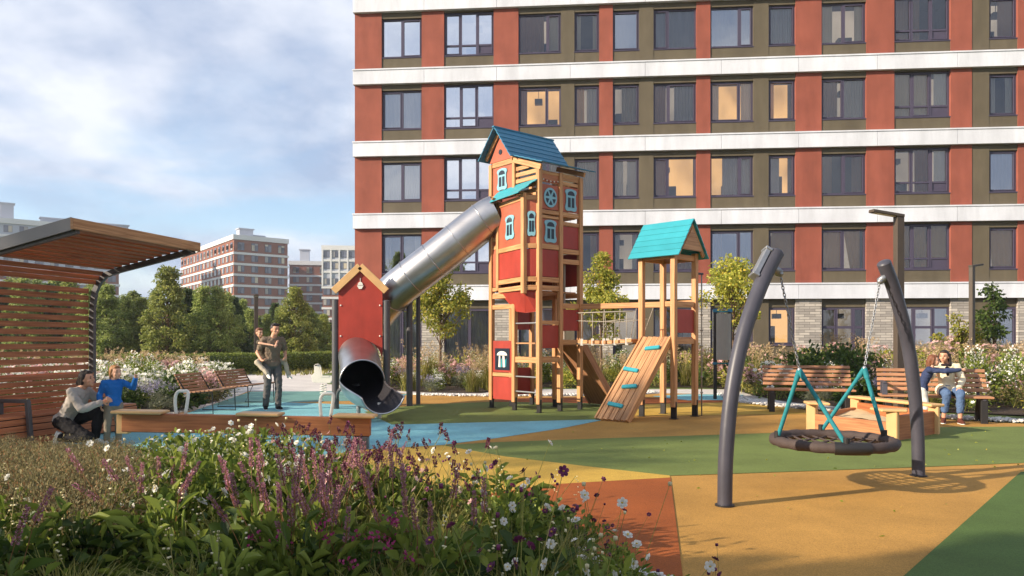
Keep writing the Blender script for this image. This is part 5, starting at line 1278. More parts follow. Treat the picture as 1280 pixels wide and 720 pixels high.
for (x, y) in scatter(BED1, .68, rr, 5200, lambda p: abs(p[0]) < .73*p[1] and all(math.hypot(p[0]-a, p[1]-b) > .35 for a, b in AVOID)):
    if x > 6.2:
        where = 'in the bed behind the right benches'; front = (y < 17.5-.35*(x-7)); kinds = ['white_phlox', 'green_shrub', 'tan_grass', 'leafy', 'white_aster', 'lavender'] if x < 8.6 else ['white_phlox', 'white_aster', 'russet', 'russet', 'green_shrub', 'pink_aster', 'tan_grass', 'yellow_shrub']
        sc = .85 if front else 1.25
        if y > 19: kinds = ['russet', 'yellow_shrub', 'tan_grass', 'green_shrub', 'pink_aster']; sc = 1.35
    elif x > -.6: where = 'in the bed behind the two wooden towers'; kinds = ['white_aster', 'pink_aster', 'tan_grass', 'white_phlox', 'yellow_shrub', 'green_shrub']; sc = 1.05 if y > 25 else .9
    else: where = 'in the bed behind the steel slide'; kinds = ['pink_aster', 'tan_grass', 'pink_aster', 'yellow_shrub', 'white_phlox'] if y > 23.5 else ['white_phlox', 'yellow_shrub', 'tan_grass', 'white_aster', 'lavender']; sc = 1.1 if y > 23.5 else .78
    plant(rr.choice(kinds), x, y, sc*rr.uniform(.85, 1.15), where, rr)
for (x, y) in scatter(BED2, .62, rr, 4000, lambda p: p[0] > -.80*p[1] and math.hypot(p[0]+6.85, p[1]-12.15) > .8 and not (p[0] < -6.9 and p[1] < 12.9)):
    where = 'in the bed of white flowers by the shelter'
    kinds = ['leafy', 'leafy', 'green_shrub', 'white_aster'] if y < 16.2 else (['white_aster', 'white_aster', 'white_phlox', 'pink_aster'] if y < 22 else ['pink_aster', 'white_aster', 'tan_grass'])
    if x > -7.6 and 14.4 < y < 16: kinds = ['lavender', 'leafy']
    plant(rr.choice(kinds), x, y, (.85 if y < 15.5 else 1.0)*rr.uniform(.85, 1.15), where, rr)
for k in KINDS_MID:
    for j in range(2):
        if (k, j) not in USED: bpy.data.objects.remove(PROTO[k][j])

# --- hedge
def hedge(name, label, line, wd, h_, n):
    root = thing(name, label, 'hedge', (line[len(line)//2][0], line[len(line)//2][1], 0)); rng = np.random.default_rng(11)
    P = smooth_path([(a, b, 0) for a, b in line], 80); seg = [(P[i+1]-P[i]).length for i in range(len(P)-1)]; cum = np.concatenate([[0], np.cumsum(seg)])
    s = rng.random(n)*cum[-1]; k = np.clip(np.searchsorted(cum, s)-1, 0, len(P)-2); A = np.array([tuple(p) for p in P]); f = ((s-cum[k])/np.array(seg)[k])[:, None]; C = A[k]*(1-f)+A[k+1]*f
    T = nrm(A[k+1]-A[k]); Sd = np.stack([-T[:, 1], T[:, 0], 0*T[:, 0]], 1)
    face = rng.random(n); side = np.where(face < .40, -1, np.where(face < .5, 1, 0)); w_ = np.where(side == 0, (rng.random(n)-.5)*wd, side*wd*(.5-.06*rng.random(n))); z = np.where(side == 0, h_*(.95+.07*rng.random(n)), h_*rng.random(n))
    bump = .05*np.sin(s*1.7)+.04*np.sin(s*4.1+1)
    Q = C+Sd*(w_+bump*side)[:, None]; Q[:, 2] = z*(1+bump*.5)
    D = nrm(Sd*side[:, None]+np.stack([0*z, 0*z, np.where(side == 0, 1.0, .35)], 1)+rng.normal(size=(n, 3))*.6)
    Q -= np.array([tuple(root.location)])
    np_obj('foliage', [diamond_geo(Q, D, .09*(.6+.8*rng.random(n)), .05, rng)], M['leaf_hedge'], root)
    mb = MB(); mb.tube([p+Vector((0, 0, h_*.46)) for p in P], wd*.46, 8, lat=(0, 0, 1), ry=wd*.42); mb.build('hedge_core', M['leaf_dark'], root)
hedge('clipped_hedge', 'long clipped green hedge curving along the pale path before the trees', [(-26, 24.5), (-19, 26.8), (-14.2, 30), (-12.1, 32.8), (-10.6, 36.4), (-8.2, 38.8), (-3, 40.5)], .9, .84, 26000)

# --- trees
def tree_mesh(name, seed, H, tr, crown, leafmat, nleaf, L_, W_, k=34, trunk=.09, style='round'):
    """Empty > trunk, crown (leaf clumps carried on limbs). crown = (z0, z1, radius)"""
    rng = np.random.default_rng(seed); root = thing(name, 'tree', 'tree', (0, 0, 0)); z0, z1, R = crown
    gs = [tube_geo([(0, 0, -.1), (rng.normal()*.03, rng.normal()*.03, H*.35), (rng.normal()*.06, rng.normal()*.06, H*.65), (0, 0, H*.93)], trunk, trunk*.2, 8)]
    if style == 'conifer':
        n = nleaf; t = rng.random(n)**.75; rad = R*(1-t)**.85*(.72+.28*np.sin(t*34+rng.random()*6)**2); a = rng.random(n)*2*PI
        lob = 1+.18*np.sin(3*a+t*9)+.12*np.sin(7*a); q = np.sqrt(rng.random(n))*.55+.45
        P = np.stack([np.cos(a)*rad*q*lob, np.sin(a)*rad*q*lob, z0+(z1-z0)*t-.25*rad*q], 1); P[:, 2] = np.maximum(P[:, 2], .05)
        D = nrm(np.stack([np.cos(a), np.sin(a), -.15+.5*rng.random(n)], 1)+rng.normal(size=(n, 3))*.35)
        for i in range(26):
            tt = rng.random(); aa = rng.random()*6.28; rr_ = R*(1-tt)**.85*.8; z = z0+(z1-z0)*tt; gs.append(tube_geo([(0, 0, z), (math.cos(aa)*rr_*.5, math.sin(aa)*rr_*.5, z-.05), (math.cos(aa)*rr_, math.sin(aa)*rr_, z-.2*rr_)], .02, .006, 4))
    else:
        c = []
        while len(c) < k:
            p = rng.normal(size=3); p = p/np.linalg.norm(p)*rng.random()**.45; zz = (p[2]+1)/2
            if style == 'tall':
                zz = ((len(c)+rng.random())/k)**1.15; aa = rng.random()*6.283; qq = rng.random()**.5*.87; p = np.array([math.cos(aa)*qq, math.sin(aa)*qq, 0])
            w_ = (math.sin(PI*min(1, .12+.83*zz**.75)) if style == 'round' else min(1, .72+zz, ((1.03-zz)*1.45)**.85))*(.80+.4*rng.random())
            c.append([p[0]*R*w_*1.15, p[1]*R*w_*1.15, z0+(z1-z0)*zz])
        c = np.array(c); size = R*(.20+.16*rng.random(k))*(.72 if style == 'tall' else 1); ci = rng.integers(0, k, nleaf); off = rng.normal(size=(nleaf, 3)); off = off/np.linalg.norm(off, axis=1)[:, None]*(rng.random(nleaf)**.5)[:, None]
        P = c[ci]+off*size[ci][:, None]*np.array([1.15, 1.15, .8]); D = nrm(off+rng.normal(size=(nleaf, 3))*.7+np.array([0, 0, -.1]))
        for i in range(k):
            b = np.array([0, 0, max(z0*.75, c[i][2]-np.linalg.norm(c[i][:2])*1.0-.1)]); m_ = b*.45+c[i]*.55+np.array([0, 0, .06]); gs.append(tube_geo([b, m_, c[i]], trunk*.3, .006, 5))
    np_obj('trunk', [cat_geo(*gs)], M['bark'], root, smooth=True)
    np_obj('crown', [leaf_geo(P, D, L_*(.6+.8*rng.random(len(P))), W_*(.6+.8*rng.random(len(P))), .2, .1, rng)], M[leafmat], root)
    return root
TP = {'c': [tree_mesh('conifer', 21+i, 5, .0, (.0, 5.0, 1.75), 'needle', 6500, .26, .10, trunk=.1, style='conifer') for i in range(2)],
      'd': [tree_mesh('leafy_tree', 31+i, 5, .0, (.35, 5.0, 1.3), 'leaf_far', 8500, .13, .085, 95, .09, 'tall') for i in range(3)],
      'l': [tree_mesh('pale_leafy_tree', 41, 5, .0, (.4, 5.0, 1.25), 'leaf_far2', 8000, .13, .085, 90, .09, 'tall')]}
index_kids()
TU = set()
def put_tree(kind, x, y, h_, label, group, rng, wide=1.0, base_h=5.0):
    i = rng.randrange(len(TP[kind])); o = TP[kind][i]
    if (kind, i) in TU: o = copy_tree(o)
    TU.add((kind, i))
    s = h_/base_h; o.location = (x, y, 0); o.rotation_euler = (0, 0, rng.random()*6.28); o.scale = (s*wide, s*wide, s); tag(o, label, 'tree', group); return o
FARL = dict(c='dark conifer standing in the tree belt beyond the hedge', d='mid-green leafy tree standing in the tree belt beyond the hedge', l='pale yellow-green tree standing in the tree belt beyond the hedge')
rt = random.Random(3)
row = [(-30, 40, 'd', 352), (0, 44, 'c', 358), (28, 40, 'd', 350), (60, 42, 'c', 356), (88, 45, 'l', 352), (112, 41, 'd', 362), (133, 40, 'd', 358), (156, 43, 'd', 371), (178, 41, 'l', 374), (196, 44, 'd', 364), (209, 39, 'l', 336), (234, 43, 'c', 362), (254, 41, 'd', 360), (272, 40, 'd', 361), (292, 45, 'c', 372), (312, 47, 'd', 388), (334, 48, 'd', 394), (352, 45, 'd', 384), (368, 41, 'l', 361), (392, 47, 'd', 392), (414, 51, 'c', 404), (436, 54, 'd', 408), (460, 58, 'd', 412),
       (122, 46, 'l', 352), (168, 46, 'd', 366), (244, 46, 'd', 366), (284, 43, 'd', 368), (302, 50, 'd', 376), (344, 53, 'c', 380), (386, 45, 'd', 384), (404, 48, 'l', 394), (424, 50, 'd', 400), (15, 50, 'd', 350), (70, 50, 'd', 350),
       (45, 52, 'd', 352), (100, 54, 'c', 366), (146, 53, 'd', 376), (222, 53, 'd', 372), (262, 54, 'c', 374), (322, 57, 'd', 396), (380, 57, 'd', 398)]
for px, Y, k, ty in row:
    put_tree(k, (px-640)*Y/F, Y, CAM_H+(HZ-ty)*Y/F, FARL[k], dict(c='conifers of the tree belt', d='leafy trees of the tree belt', l='pale trees of the tree belt')[k], rt, rt.uniform(.95, 1.2))
# tree belt out of the picture on the left and behind the camera, whose shade reaches the foreground
for x, y, h_ in ((-10.2, -1.9, 8.2), (-13.5, -3.4, 9.4), (-5.7, .1, 8.2), (-6.2, .8, 5.6), (-8.4, -4.6, 7.2), (-16.5, -4.6, 9.5)):
    put_tree('d', x, y, h_, 'leafy tree beside the flower bed, left of the camera', 'trees left of the camera', rt, .85)
hi = tree_mesh('tall_tree', 91, 10.5, 0, (6.2, 10.5, 2.6), 'leaf_far', 3800, .2, .12, 34, .16, 'round'); hi.location = (-18, 3.9, 0); tag(hi, 'tall bare-stemmed tree beyond the shelter, left of the picture', 'tree')
# young trees before the apartment block
def young(label, px, Y, ytop, ybot, halfw, seed, lm, n=3600, k=30, L_=.10, style='round'):
    zt = CAM_H+(HZ-ytop)*Y/F; zb = CAM_H+(HZ-ybot)*Y/F; R = halfw*Y/F
    r = tree_mesh('young_tree', seed, zt, 0, (zb, zt, R), lm, n, L_, L_*.6, k, .05, style); r.location = ((px-640)*Y/F, Y, 0); tag(r, label, 'tree', 'young trees before the apartment block')
young('young golden-green tree with round crown behind the steel slide', 551, 24.6, 334, 424, 40, 51, 'leaf_yellow', 5200, 44)
young('narrow young yellow-green tree seen behind the rope bridge', 752, 24.0, 314, 430, 32, 52, 'leaf_yellow', 4200, 40)
young('young yellow-green tree right of the small tower', 916, 24.0, 310, 420, 36, 53, 'leaf_yellow', 4400, 40)
young('thin dark green young tree near the right edge behind the slim lamp', 1243, 23.0, 354, 440, 32, 54, 'leaf_dark', 1300, 20, .11)
young('bushy golden young tree left of the slim lamp near the right edge', 1200, 22.5, 390, 450, 24, 55, 'leaf_yellow', 1500, 20, .09)

# --- foreground bed
def fg(name, cat_, parts):
    r = thing(name, cat_, cat_, (0, 0, 0))
    for nm, geos, ms in parts: np_obj(nm, geos, ms, r)
    return r
def fg_brown(seed):
    rng = np.random.default_rng(seed); n = 5200; P, D, c = dome(rng, n, .42, .72, 26, .34, .2); g = leaf_geo(P, D, .024*(.6+.9*rng.random(n)), .009, .2, .1, rng)
    tips = np.concatenate([c, c[rng.integers(0, len(c), 30)]+rng.normal(size=(30, 3))*np.array([.12, .12, .08])+np.array([0, 0, .06])])
    q = np.concatenate([t_+np.outer(np.linspace(-.12, 0, 16), [0, 0, 1])+rng.normal(size=(16, 3))*.008 for t_ in tips[len(c):]]); g2 = leaf_geo(q, rdir(rng, len(q), .5), .022, .008, .2, .1, rng)
    return fg('russet_shrub', 'shrub', [('foliage', [cat_geo(g, g2)], M['leaf_brown']), ('stem', [stems_geo(rng, tips, .004)], M['stem_red'])])
def fg_white(seed):
    rng = np.random.default_rng(seed); n = 900; P, D, c = dome(rng, n, .36, .62, 18, .3, .2); g = leaf_geo(P, D, .075*(.5+.9*rng.random(n)), .034*(.7+.6*rng.random(n)), .22, .25, rng)
    nb = 11; T = c[np.argsort(-c[:, 2]+.3*np.hypot(c[:, 0], c[:, 1]))][:nb]+np.stack([rng.normal(size=nb)*.06, rng.normal(size=nb)*.06, .07+.07*rng.random(nb)], 1)
    nv = rdir(rng, nb, .9); f = cat_geo(flower_geo(rng, T, nv, 7, .034, .026, .15), flower_geo(rng, T+np.array([0, 0, .006]), nv, 6, .025, .02, .6), flower_geo(rng, T+np.array([0, 0, .01]), nv, 5, .015, .013, 1.4))
    return fg('white_rose_bush', 'flower', [('foliage', [g], M['leaf_mid']), ('stem', [stems_geo(rng, np.concatenate([T, c]), .004)], M['stem']), ('blossoms', [f], M['petal_white'])])
def fg_leafy(seed):
    rng = np.random.default_rng(seed); n = 330; P, D, c = dome(rng, n, .34, .42, 16, .36, .15); g = leaf_geo(P, D, (.11 if seed % 2 else .15)*(.5+.9*rng.random(n)), (.048 if seed % 2 else .026)*(.7+.6*rng.random(n)), .2, .35, rng)
    T = np.stack([rng.normal(size=22)*.16, rng.normal(size=22)*.16, .38+.2*rng.random(22)], 1); T = T[:(5 if seed % 2 else 1)]; q = np.concatenate([t_-np.outer(np.linspace(0, .16, 9), [0, 0, 1])+rng.normal(size=(9, 3))*.012 for t_ in T])
    return fg('leafy_plant', 'plant', [('foliage', [g], M['leaf_dark' if seed % 2 else 'leaf_mid']), ('stem', [stems_geo(rng, T, .003)], M['stem']), ('blossoms', [ball_geo(q, .0075)], M['petal_cream'])])
def fg_pers(seed):
    rng = np.random.default_rng(seed); n = 300; P, D, c = dome(rng, n, .32, .42, 16, .34, .2); g = leaf_geo(P, D, .12*(.6+.8*rng.random(n)), .042, .2, .3, rng)
    k = 12; a = rng.random(k)*6.28; T = np.stack([np.cos(a)*(.1+.25*rng.random(k)), np.sin(a)*(.1+.25*rng.random(k)), .36+.26*rng.random(k)], 1); ax = nrm(np.stack([np.cos(a)*.6*rng.random(k), np.sin(a)*.6*rng.random(k), .35+.6*rng.random(k)], 1))
    f = spike_geo(rng, T, ax, .15, .015, 130, .012, .008)
    return fg('persicaria', 'flower', [('foliage', [g], M['leaf_mid']), ('stem', [cat_geo(stems_geo(rng, T, .0035), *[tube_geo([T[i], T[i]+ax[i]*.14], .0035, .001, 4) for i in range(k)])], M['stem_red']), ('blossoms', [f], M['petal_mauve'])])
def fg_salvia(seed):
    rng = np.random.default_rng(seed); n = 420; P, D, c = dome(rng, n, .28, .34, 14, .34, .15); g = leaf_geo(P, D, .06*(.6+.8*rng.random(n)), .018, .2, .2, rng)
    k = 11; T = np.stack([rng.normal(size=k)*.15, rng.normal(size=k)*.15, .42+.32*rng.random(k)], 1); ax = rdir(rng, k, 2.0); f = spike_geo(rng, T, ax, .07, .012, 70, .014, .009)
    m_ = rng.random(k) < .25; f2 = flower_geo(rng, T[m_]-np.array([0, 0, .07]), rdir(rng, int(m_.sum()), .7), 6, .022, .014)
    return fg('burgundy_sage', 'flower', [('foliage', [g], M['leaf_olive']), ('stem', [cat_geo(stems_geo(rng, T, .003), *[tube_geo([T[i], T[i]+ax[i]*.07], .003, .001, 4) for i in range(k)])], M['stem']), ('blossoms', [f, f2], [M['petal_burg'], M['petal_pink']])])
def fg_anemone(seed, purple):
    rng = np.random.default_rng(seed); n = 560; P, D, c = dome(rng, n, .30, .46, 18, .34, .15); g = leaf_geo(P, D, .075*(.6+.8*rng.random(n)), .03, .2, .25, rng)
    k = 13; T = np.stack([rng.normal(size=k)*.19, rng.normal(size=k)*.19, .42+.4*rng.random(k)], 1); nv = rdir(rng, k, .25); nv[:, 1] -= .3; f = cat_geo(flower_geo(rng, T, nv, 6, .021, .017, .25), flower_geo(rng, T+nv*.003, nv, 5, .015, .012, .7))
    bud = np.stack([rng.normal(size=6)*.2, rng.normal(size=6)*.2, .45+.35*rng.random(6)], 1)
    return fg('purple_anemone' if purple else 'white_anemone', 'flower', [('foliage', [g], M['leaf_mid']), ('stem', [stems_geo(rng, np.concatenate([T, bud]), .0026)], M['stem']), ('blossoms', [f, ball_geo(T+nrm(nv)*.007, .006), ball_geo(bud, .010, 1.3)], [M['petal_purple' if purple else 'petal_white'], M['petal_yel'], M['petal_purple' if purple else 'petal_cream']])])
def fg_grass(seed):
    rng = np.random.default_rng(seed); n = 300; P = np.concatenate([rng.normal(size=(n, 2))*.05, np.zeros((n, 1))], 1); H = .22+.26*rng.random(n)
    return fg('grass_tuft', 'grass', [('blade', [blade_geo(P, H, .1+.3*rng.random(n), rng.random(n)*6.28, .009, 5)], M['grass'])])
def fg_magenta(seed):
    rng = np.random.default_rng(seed); n = 330; P, D, c = dome(rng, n, .28, .4, 14, .34, .15); g = leaf_geo(P, D, .07*(.6+.8*rng.random(n)), .03, .2, .2, rng)
    k = 12; T = np.stack([rng.normal(size=k)*.14, rng.normal(size=k)*.14, .34+.18*rng.random(k)], 1); q = np.concatenate([t_+rng.normal(size=(18, 3))*.016 for t_ in T])
    return fg('magenta_flower', 'flower', [('foliage', [g], M['leaf_dark']), ('stem', [stems_geo(rng, T, .003)], M['stem_red']), ('blossoms', [diamond_geo(q, rdir(rng, len(q), .4), .018, .013, rng)], M['petal_magenta'])])
FG = {'brown': [fg_brown(61), fg_brown(62)], 'white': [fg_white(63), fg_white(64)], 'leafy': [fg_leafy(65), fg_leafy(66), fg_leafy(68), fg_leafy(70)], 'pers': [fg_pers(67), fg_pers(68), fg_pers(69)], 'salvia': [fg_salvia(70), fg_salvia(71)], 'wan': [fg_anemone(72, False), fg_anemone(73, False)], 'pan': [fg_anemone(74, True), fg_anemone(75, True)], 'grass': [fg_grass(76), fg_grass(77)], 'mag': [fg_magenta(78)]}
FH = dict(brown=.75, white=.72, leafy=.5, pers=.68, salvia=.72, wan=.78, pan=.78, grass=.42, mag=.5)
FLAB = dict(brown=('fine-leaved russet shrub in the front flower bed', 'shrub', 'russet shrubs in the front bed'), white=('bush with white rose-like blooms in the front flower bed', 'flower', 'white-blooming bushes in the front bed'), leafy=('green leafy plant with a few small cream buds in the front flower bed', 'plant', 'leafy plants in the front bed'), pers=('plant with mauve-pink flower spikes in the front flower bed', 'flower', 'mauve spiked plants in the front bed'),
            salvia=('plant with short burgundy flower heads in the front flower bed', 'flower', 'burgundy sage in the front bed'), wan=('thin-stemmed plant with open white flowers in the front flower bed', 'flower', 'white anemones in the front bed'), pan=('thin-stemmed plant with dark purple flowers in the front flower bed', 'flower', 'purple anemones in the front bed'), grass=('arching olive grass tuft low in the front flower bed', 'grass', 'grass tufts in the front bed'), mag=('plant with magenta flower clusters in the front flower bed', 'flower', 'magenta flowers in the front bed'))
index_kids(); FU = set()
YT = [(-200, 544), (0, 550), (120, 552), (165, 556), (200, 546), (300, 540), (420, 552), (520, 562), (600, 566), (700, 592), (745, 640), (800, 700)]
def ytop(px):
    for (a, ya), (b, yb) in zip(YT, YT[1:]):
        if px <= b: return ya+(yb-ya)*max(0, (px-a))/(b-a)
    return 720
def fgp(kind, x, y, rng, hmul=1.0, hmin=.5, hmax=1.35):
    i = rng.randrange(len(FG[kind])); o = FG[kind][i]
    if (kind, i) in FU: o = copy_tree(o)
    FU.add((kind, i))
    px = 640+x/y*F; zt = CAM_H-(ytop(px)-HZ)*y/F
    s = max(hmin, min(hmax, zt*hmul/FH[kind]*rng.uniform(.88, 1.06)))
    o.location = (x, y, .02); o.rotation_euler = (0, 0, rng.random()*6.28); o.scale = (s**.6, s**.6, s); o['label'], o['category'], o['group'] = FLAB[kind]
rf = random.Random(12)
FBED = [(-7.2, 2.7), (-8.0, 8.5), (-6.0, 8.8), (-4.6, 8.45), (-3.0, 7.75), (-1.5, 6.85), (-.45, 5.85), (.1, 5.1), (.40, 4.5), (.85, 4.0), (.9, 3.0), (.5, 2.6)]
for (x, y) in scatter(FBED, .30, rf, 9000, lambda p: p[0] > -.75*p[1]-.2):
    px = 640+x/y*F; a = rf.random()
    if px < 175+rf.uniform(-25, 40) and y > 4.9: k = 'brown'
    elif px < 130 and y > 4.2: k = 'brown' if a < .5 else 'leafy'
    elif px < 330: k = ('white' if a < .5 else 'leafy' if a < .85 else 'wan') if y > 4.4 else ('leafy' if a < .5 else 'grass' if a < .86 else 'pers')
    elif px < 470: k = ('white' if a < .3 else 'salvia' if a < .65 else 'wan' if a < .78 else 'mag' if a < .9 else 'pers') if y > 4.7 else ('pers' if a < .34 else 'grass' if a < .76 else 'mag' if a < .84 else 'leafy')
    elif px < 570: k = ('salvia' if a < .6 else 'wan' if a < .78 else 'pan') if y > 4.5 else ('pers' if a < .3 else 'grass' if a < .76 else 'leafy')
    else: k = ('pan' if a < .4 else 'wan' if a < .72 else 'salvia' if a < .8 else 'leafy') if y > 3.9 else ('grass' if a < .4 else 'wan' if a < .6 else 'leafy' if a < .8 else 'pan')
    hm = dict(brown=.9, white=1.02, leafy=.82, pers=.98, salvia=1.1, wan=1.04, pan=1.14, grass=.8, mag=.9)[k]
    fgp(k, x, y, rf, hm, .45, 1.15)
for o in [p for k in FG for i, p in enumerate(FG[k]) if (k, i) not in FU]:
    for ch in KIDS.get(o.name, []): bpy.data.objects.remove(ch)
    bpy.data.objects.remove(o)
# low leafy ground cover under the front bed
rng = np.random.default_rng(90); n = 16000; px_ = rng.uniform(-8, 1, n); py_ = rng.uniform(2.6, 8.7, n); keep = np.array([inside((a, b), FBED) for a, b in zip(px_, py_)]) & (px_ > -.78*py_-.3); P = np.stack([px_, py_, .02+.10*rng.random(n)], 1)[keep]
o = np_obj('ground_cover', [leaf_geo(P, rdir(rng, len(P), .25), .055*(.6+.8*rng.random(len(P))), .026, .2, .2, rng)], M['leaf_dark']); o['kind'] = 'stuff'; o['label'] = 'low dark leafy ground cover under the front flower bed'; o['category'] = 'ground cover'
# lawn blades near the hedge
n = 30000; P = np.stack([rng.uniform(-40, -3, n), rng.uniform(31, 60, n), np.zeros(n)], 1); P = P[(P[:, 0] < -8-(P[:, 1]-31)*.1) | (P[:, 1] > 41)]
o = np_obj('grass', [blade_geo(P, .10+.12*rng.random(len(P)), .05+.08*rng.random(len(P)), rng.random(len(P))*6.28, .05, 2)], M['grass']); o['kind'] = 'stuff'; o['label'] = 'lawn grass beyond the clipped hedge'; o['category'] = 'grass'

# a few fallen leaves on the court near the beds
n = 150; rng = np.random.default_rng(33); a = rng.random(n); P = np.stack([np.where(a < .5, rng.uniform(-2, 6, n), rng.uniform(5, 9, n)), np.where(a < .5, rng.uniform(5.2, 12, n), rng.uniform(6, 14, n)), np.full(n, .010)], 1)
P = np.array([p for p in P if not inside((p[0], p[1]), FBED) and not inside((p[0], p[1]), soil) and abs(p[0]-3.1)+abs(p[1]-7.2) > .4]); D = rng.normal(size=(len(P), 3)); D[:, 2] *= .12
o = np_obj('fallen_leaves', [leaf_geo(P, D, .035*(.6+.8*rng.random(len(P))), .02, .1, 0, rng)], M['leaf_yellow']); o['kind'] = 'stuff'; o['label'] = 'scattered small fallen leaves on the rubber court'; o['category'] = 'leaves'
# ------------------------------------------------------------------ people
def fabric(name, c, rough=.85, stripes=None):
    m = pm(name, c, rough, .12, 7, .9, bscale=11, spec=.2)
    return m
M['skin'] = pm('skin', S(206, 152, 122), .5, .04, 8, .03); M['skin_fair'] = pm('skin_fair', S(220, 170, 140), .5, .04, 8, .03)
M['hair_dark'] = pm('hair_dark', S(40, 30, 26), .5, .3, 30, .5); M['hair_brown'] = pm('hair_brown', S(112, 68, 44), .5, .3, 30, .5); M['hair_blond'] = pm('hair_blond', S(158, 112, 70), .5, .25, 30, .5)
M['eye'] = pm('eye_dark', S(40, 28, 24), .25, .0, 5, 0); M['lip'] = pm('lip', S(164, 84, 78), .5, .05, 5, 0)
CL = dict(taupe=S(122, 106, 90), greytr=S(96, 92, 90), darktee=S(86, 78, 66), beige=S(186, 172, 150), white=S(226, 222, 214), black=S(30, 28, 30), greyshirt=S(164, 156, 148), blue=S(36, 104, 178), khaki=S(136, 124, 108), cream=S(222, 208, 180), denim=S(82, 104, 138), navy=S(52, 62, 92), brownshoe=S(92, 52, 42), scarf=S(44, 34, 36), pale=S(206, 204, 196))
for k, v in CL.items(): M['cl_'+k] = fabric('cloth_'+k, v)

FOLD = bpy.data.textures.new('cloth_folds', 'CLOUDS'); FOLD.noise_scale = .075; FOLD.noise_depth = 2
def remesh(mb, name, mat, parent, vox=.009, sm=3, fold=0):
    o = mb.build('tmp_body', mat, None); r = o.modifiers.new('r', 'REMESH'); r.mode = 'VOXEL'; r.voxel_size = vox; r.use_smooth_shade = True
    s = o.modifiers.new('s', 'SMOOTH'); s.factor = .5; s.iterations = sm
    if fold: dm = o.modifiers.new('f', 'DISPLACE'); dm.texture = FOLD; dm.strength = fold; dm.mid_level = .45; dm.texture_coords = 'LOCAL'
    dg = bpy.context.evaluated_depsgraph_get(); me = bpy.data.meshes.new_from_object(o.evaluated_get(dg)); me.name = name
    d = o.data; bpy.data.objects.remove(o); bpy.data.meshes.remove(d)
    me.polygons.foreach_set('use_smooth', [True]*len(me.polygons))
    if not me.materials: me.materials.append(mat)
    n = bpy.data.objects.new(name, me); col.objects.link(n); n.parent = parent; return n

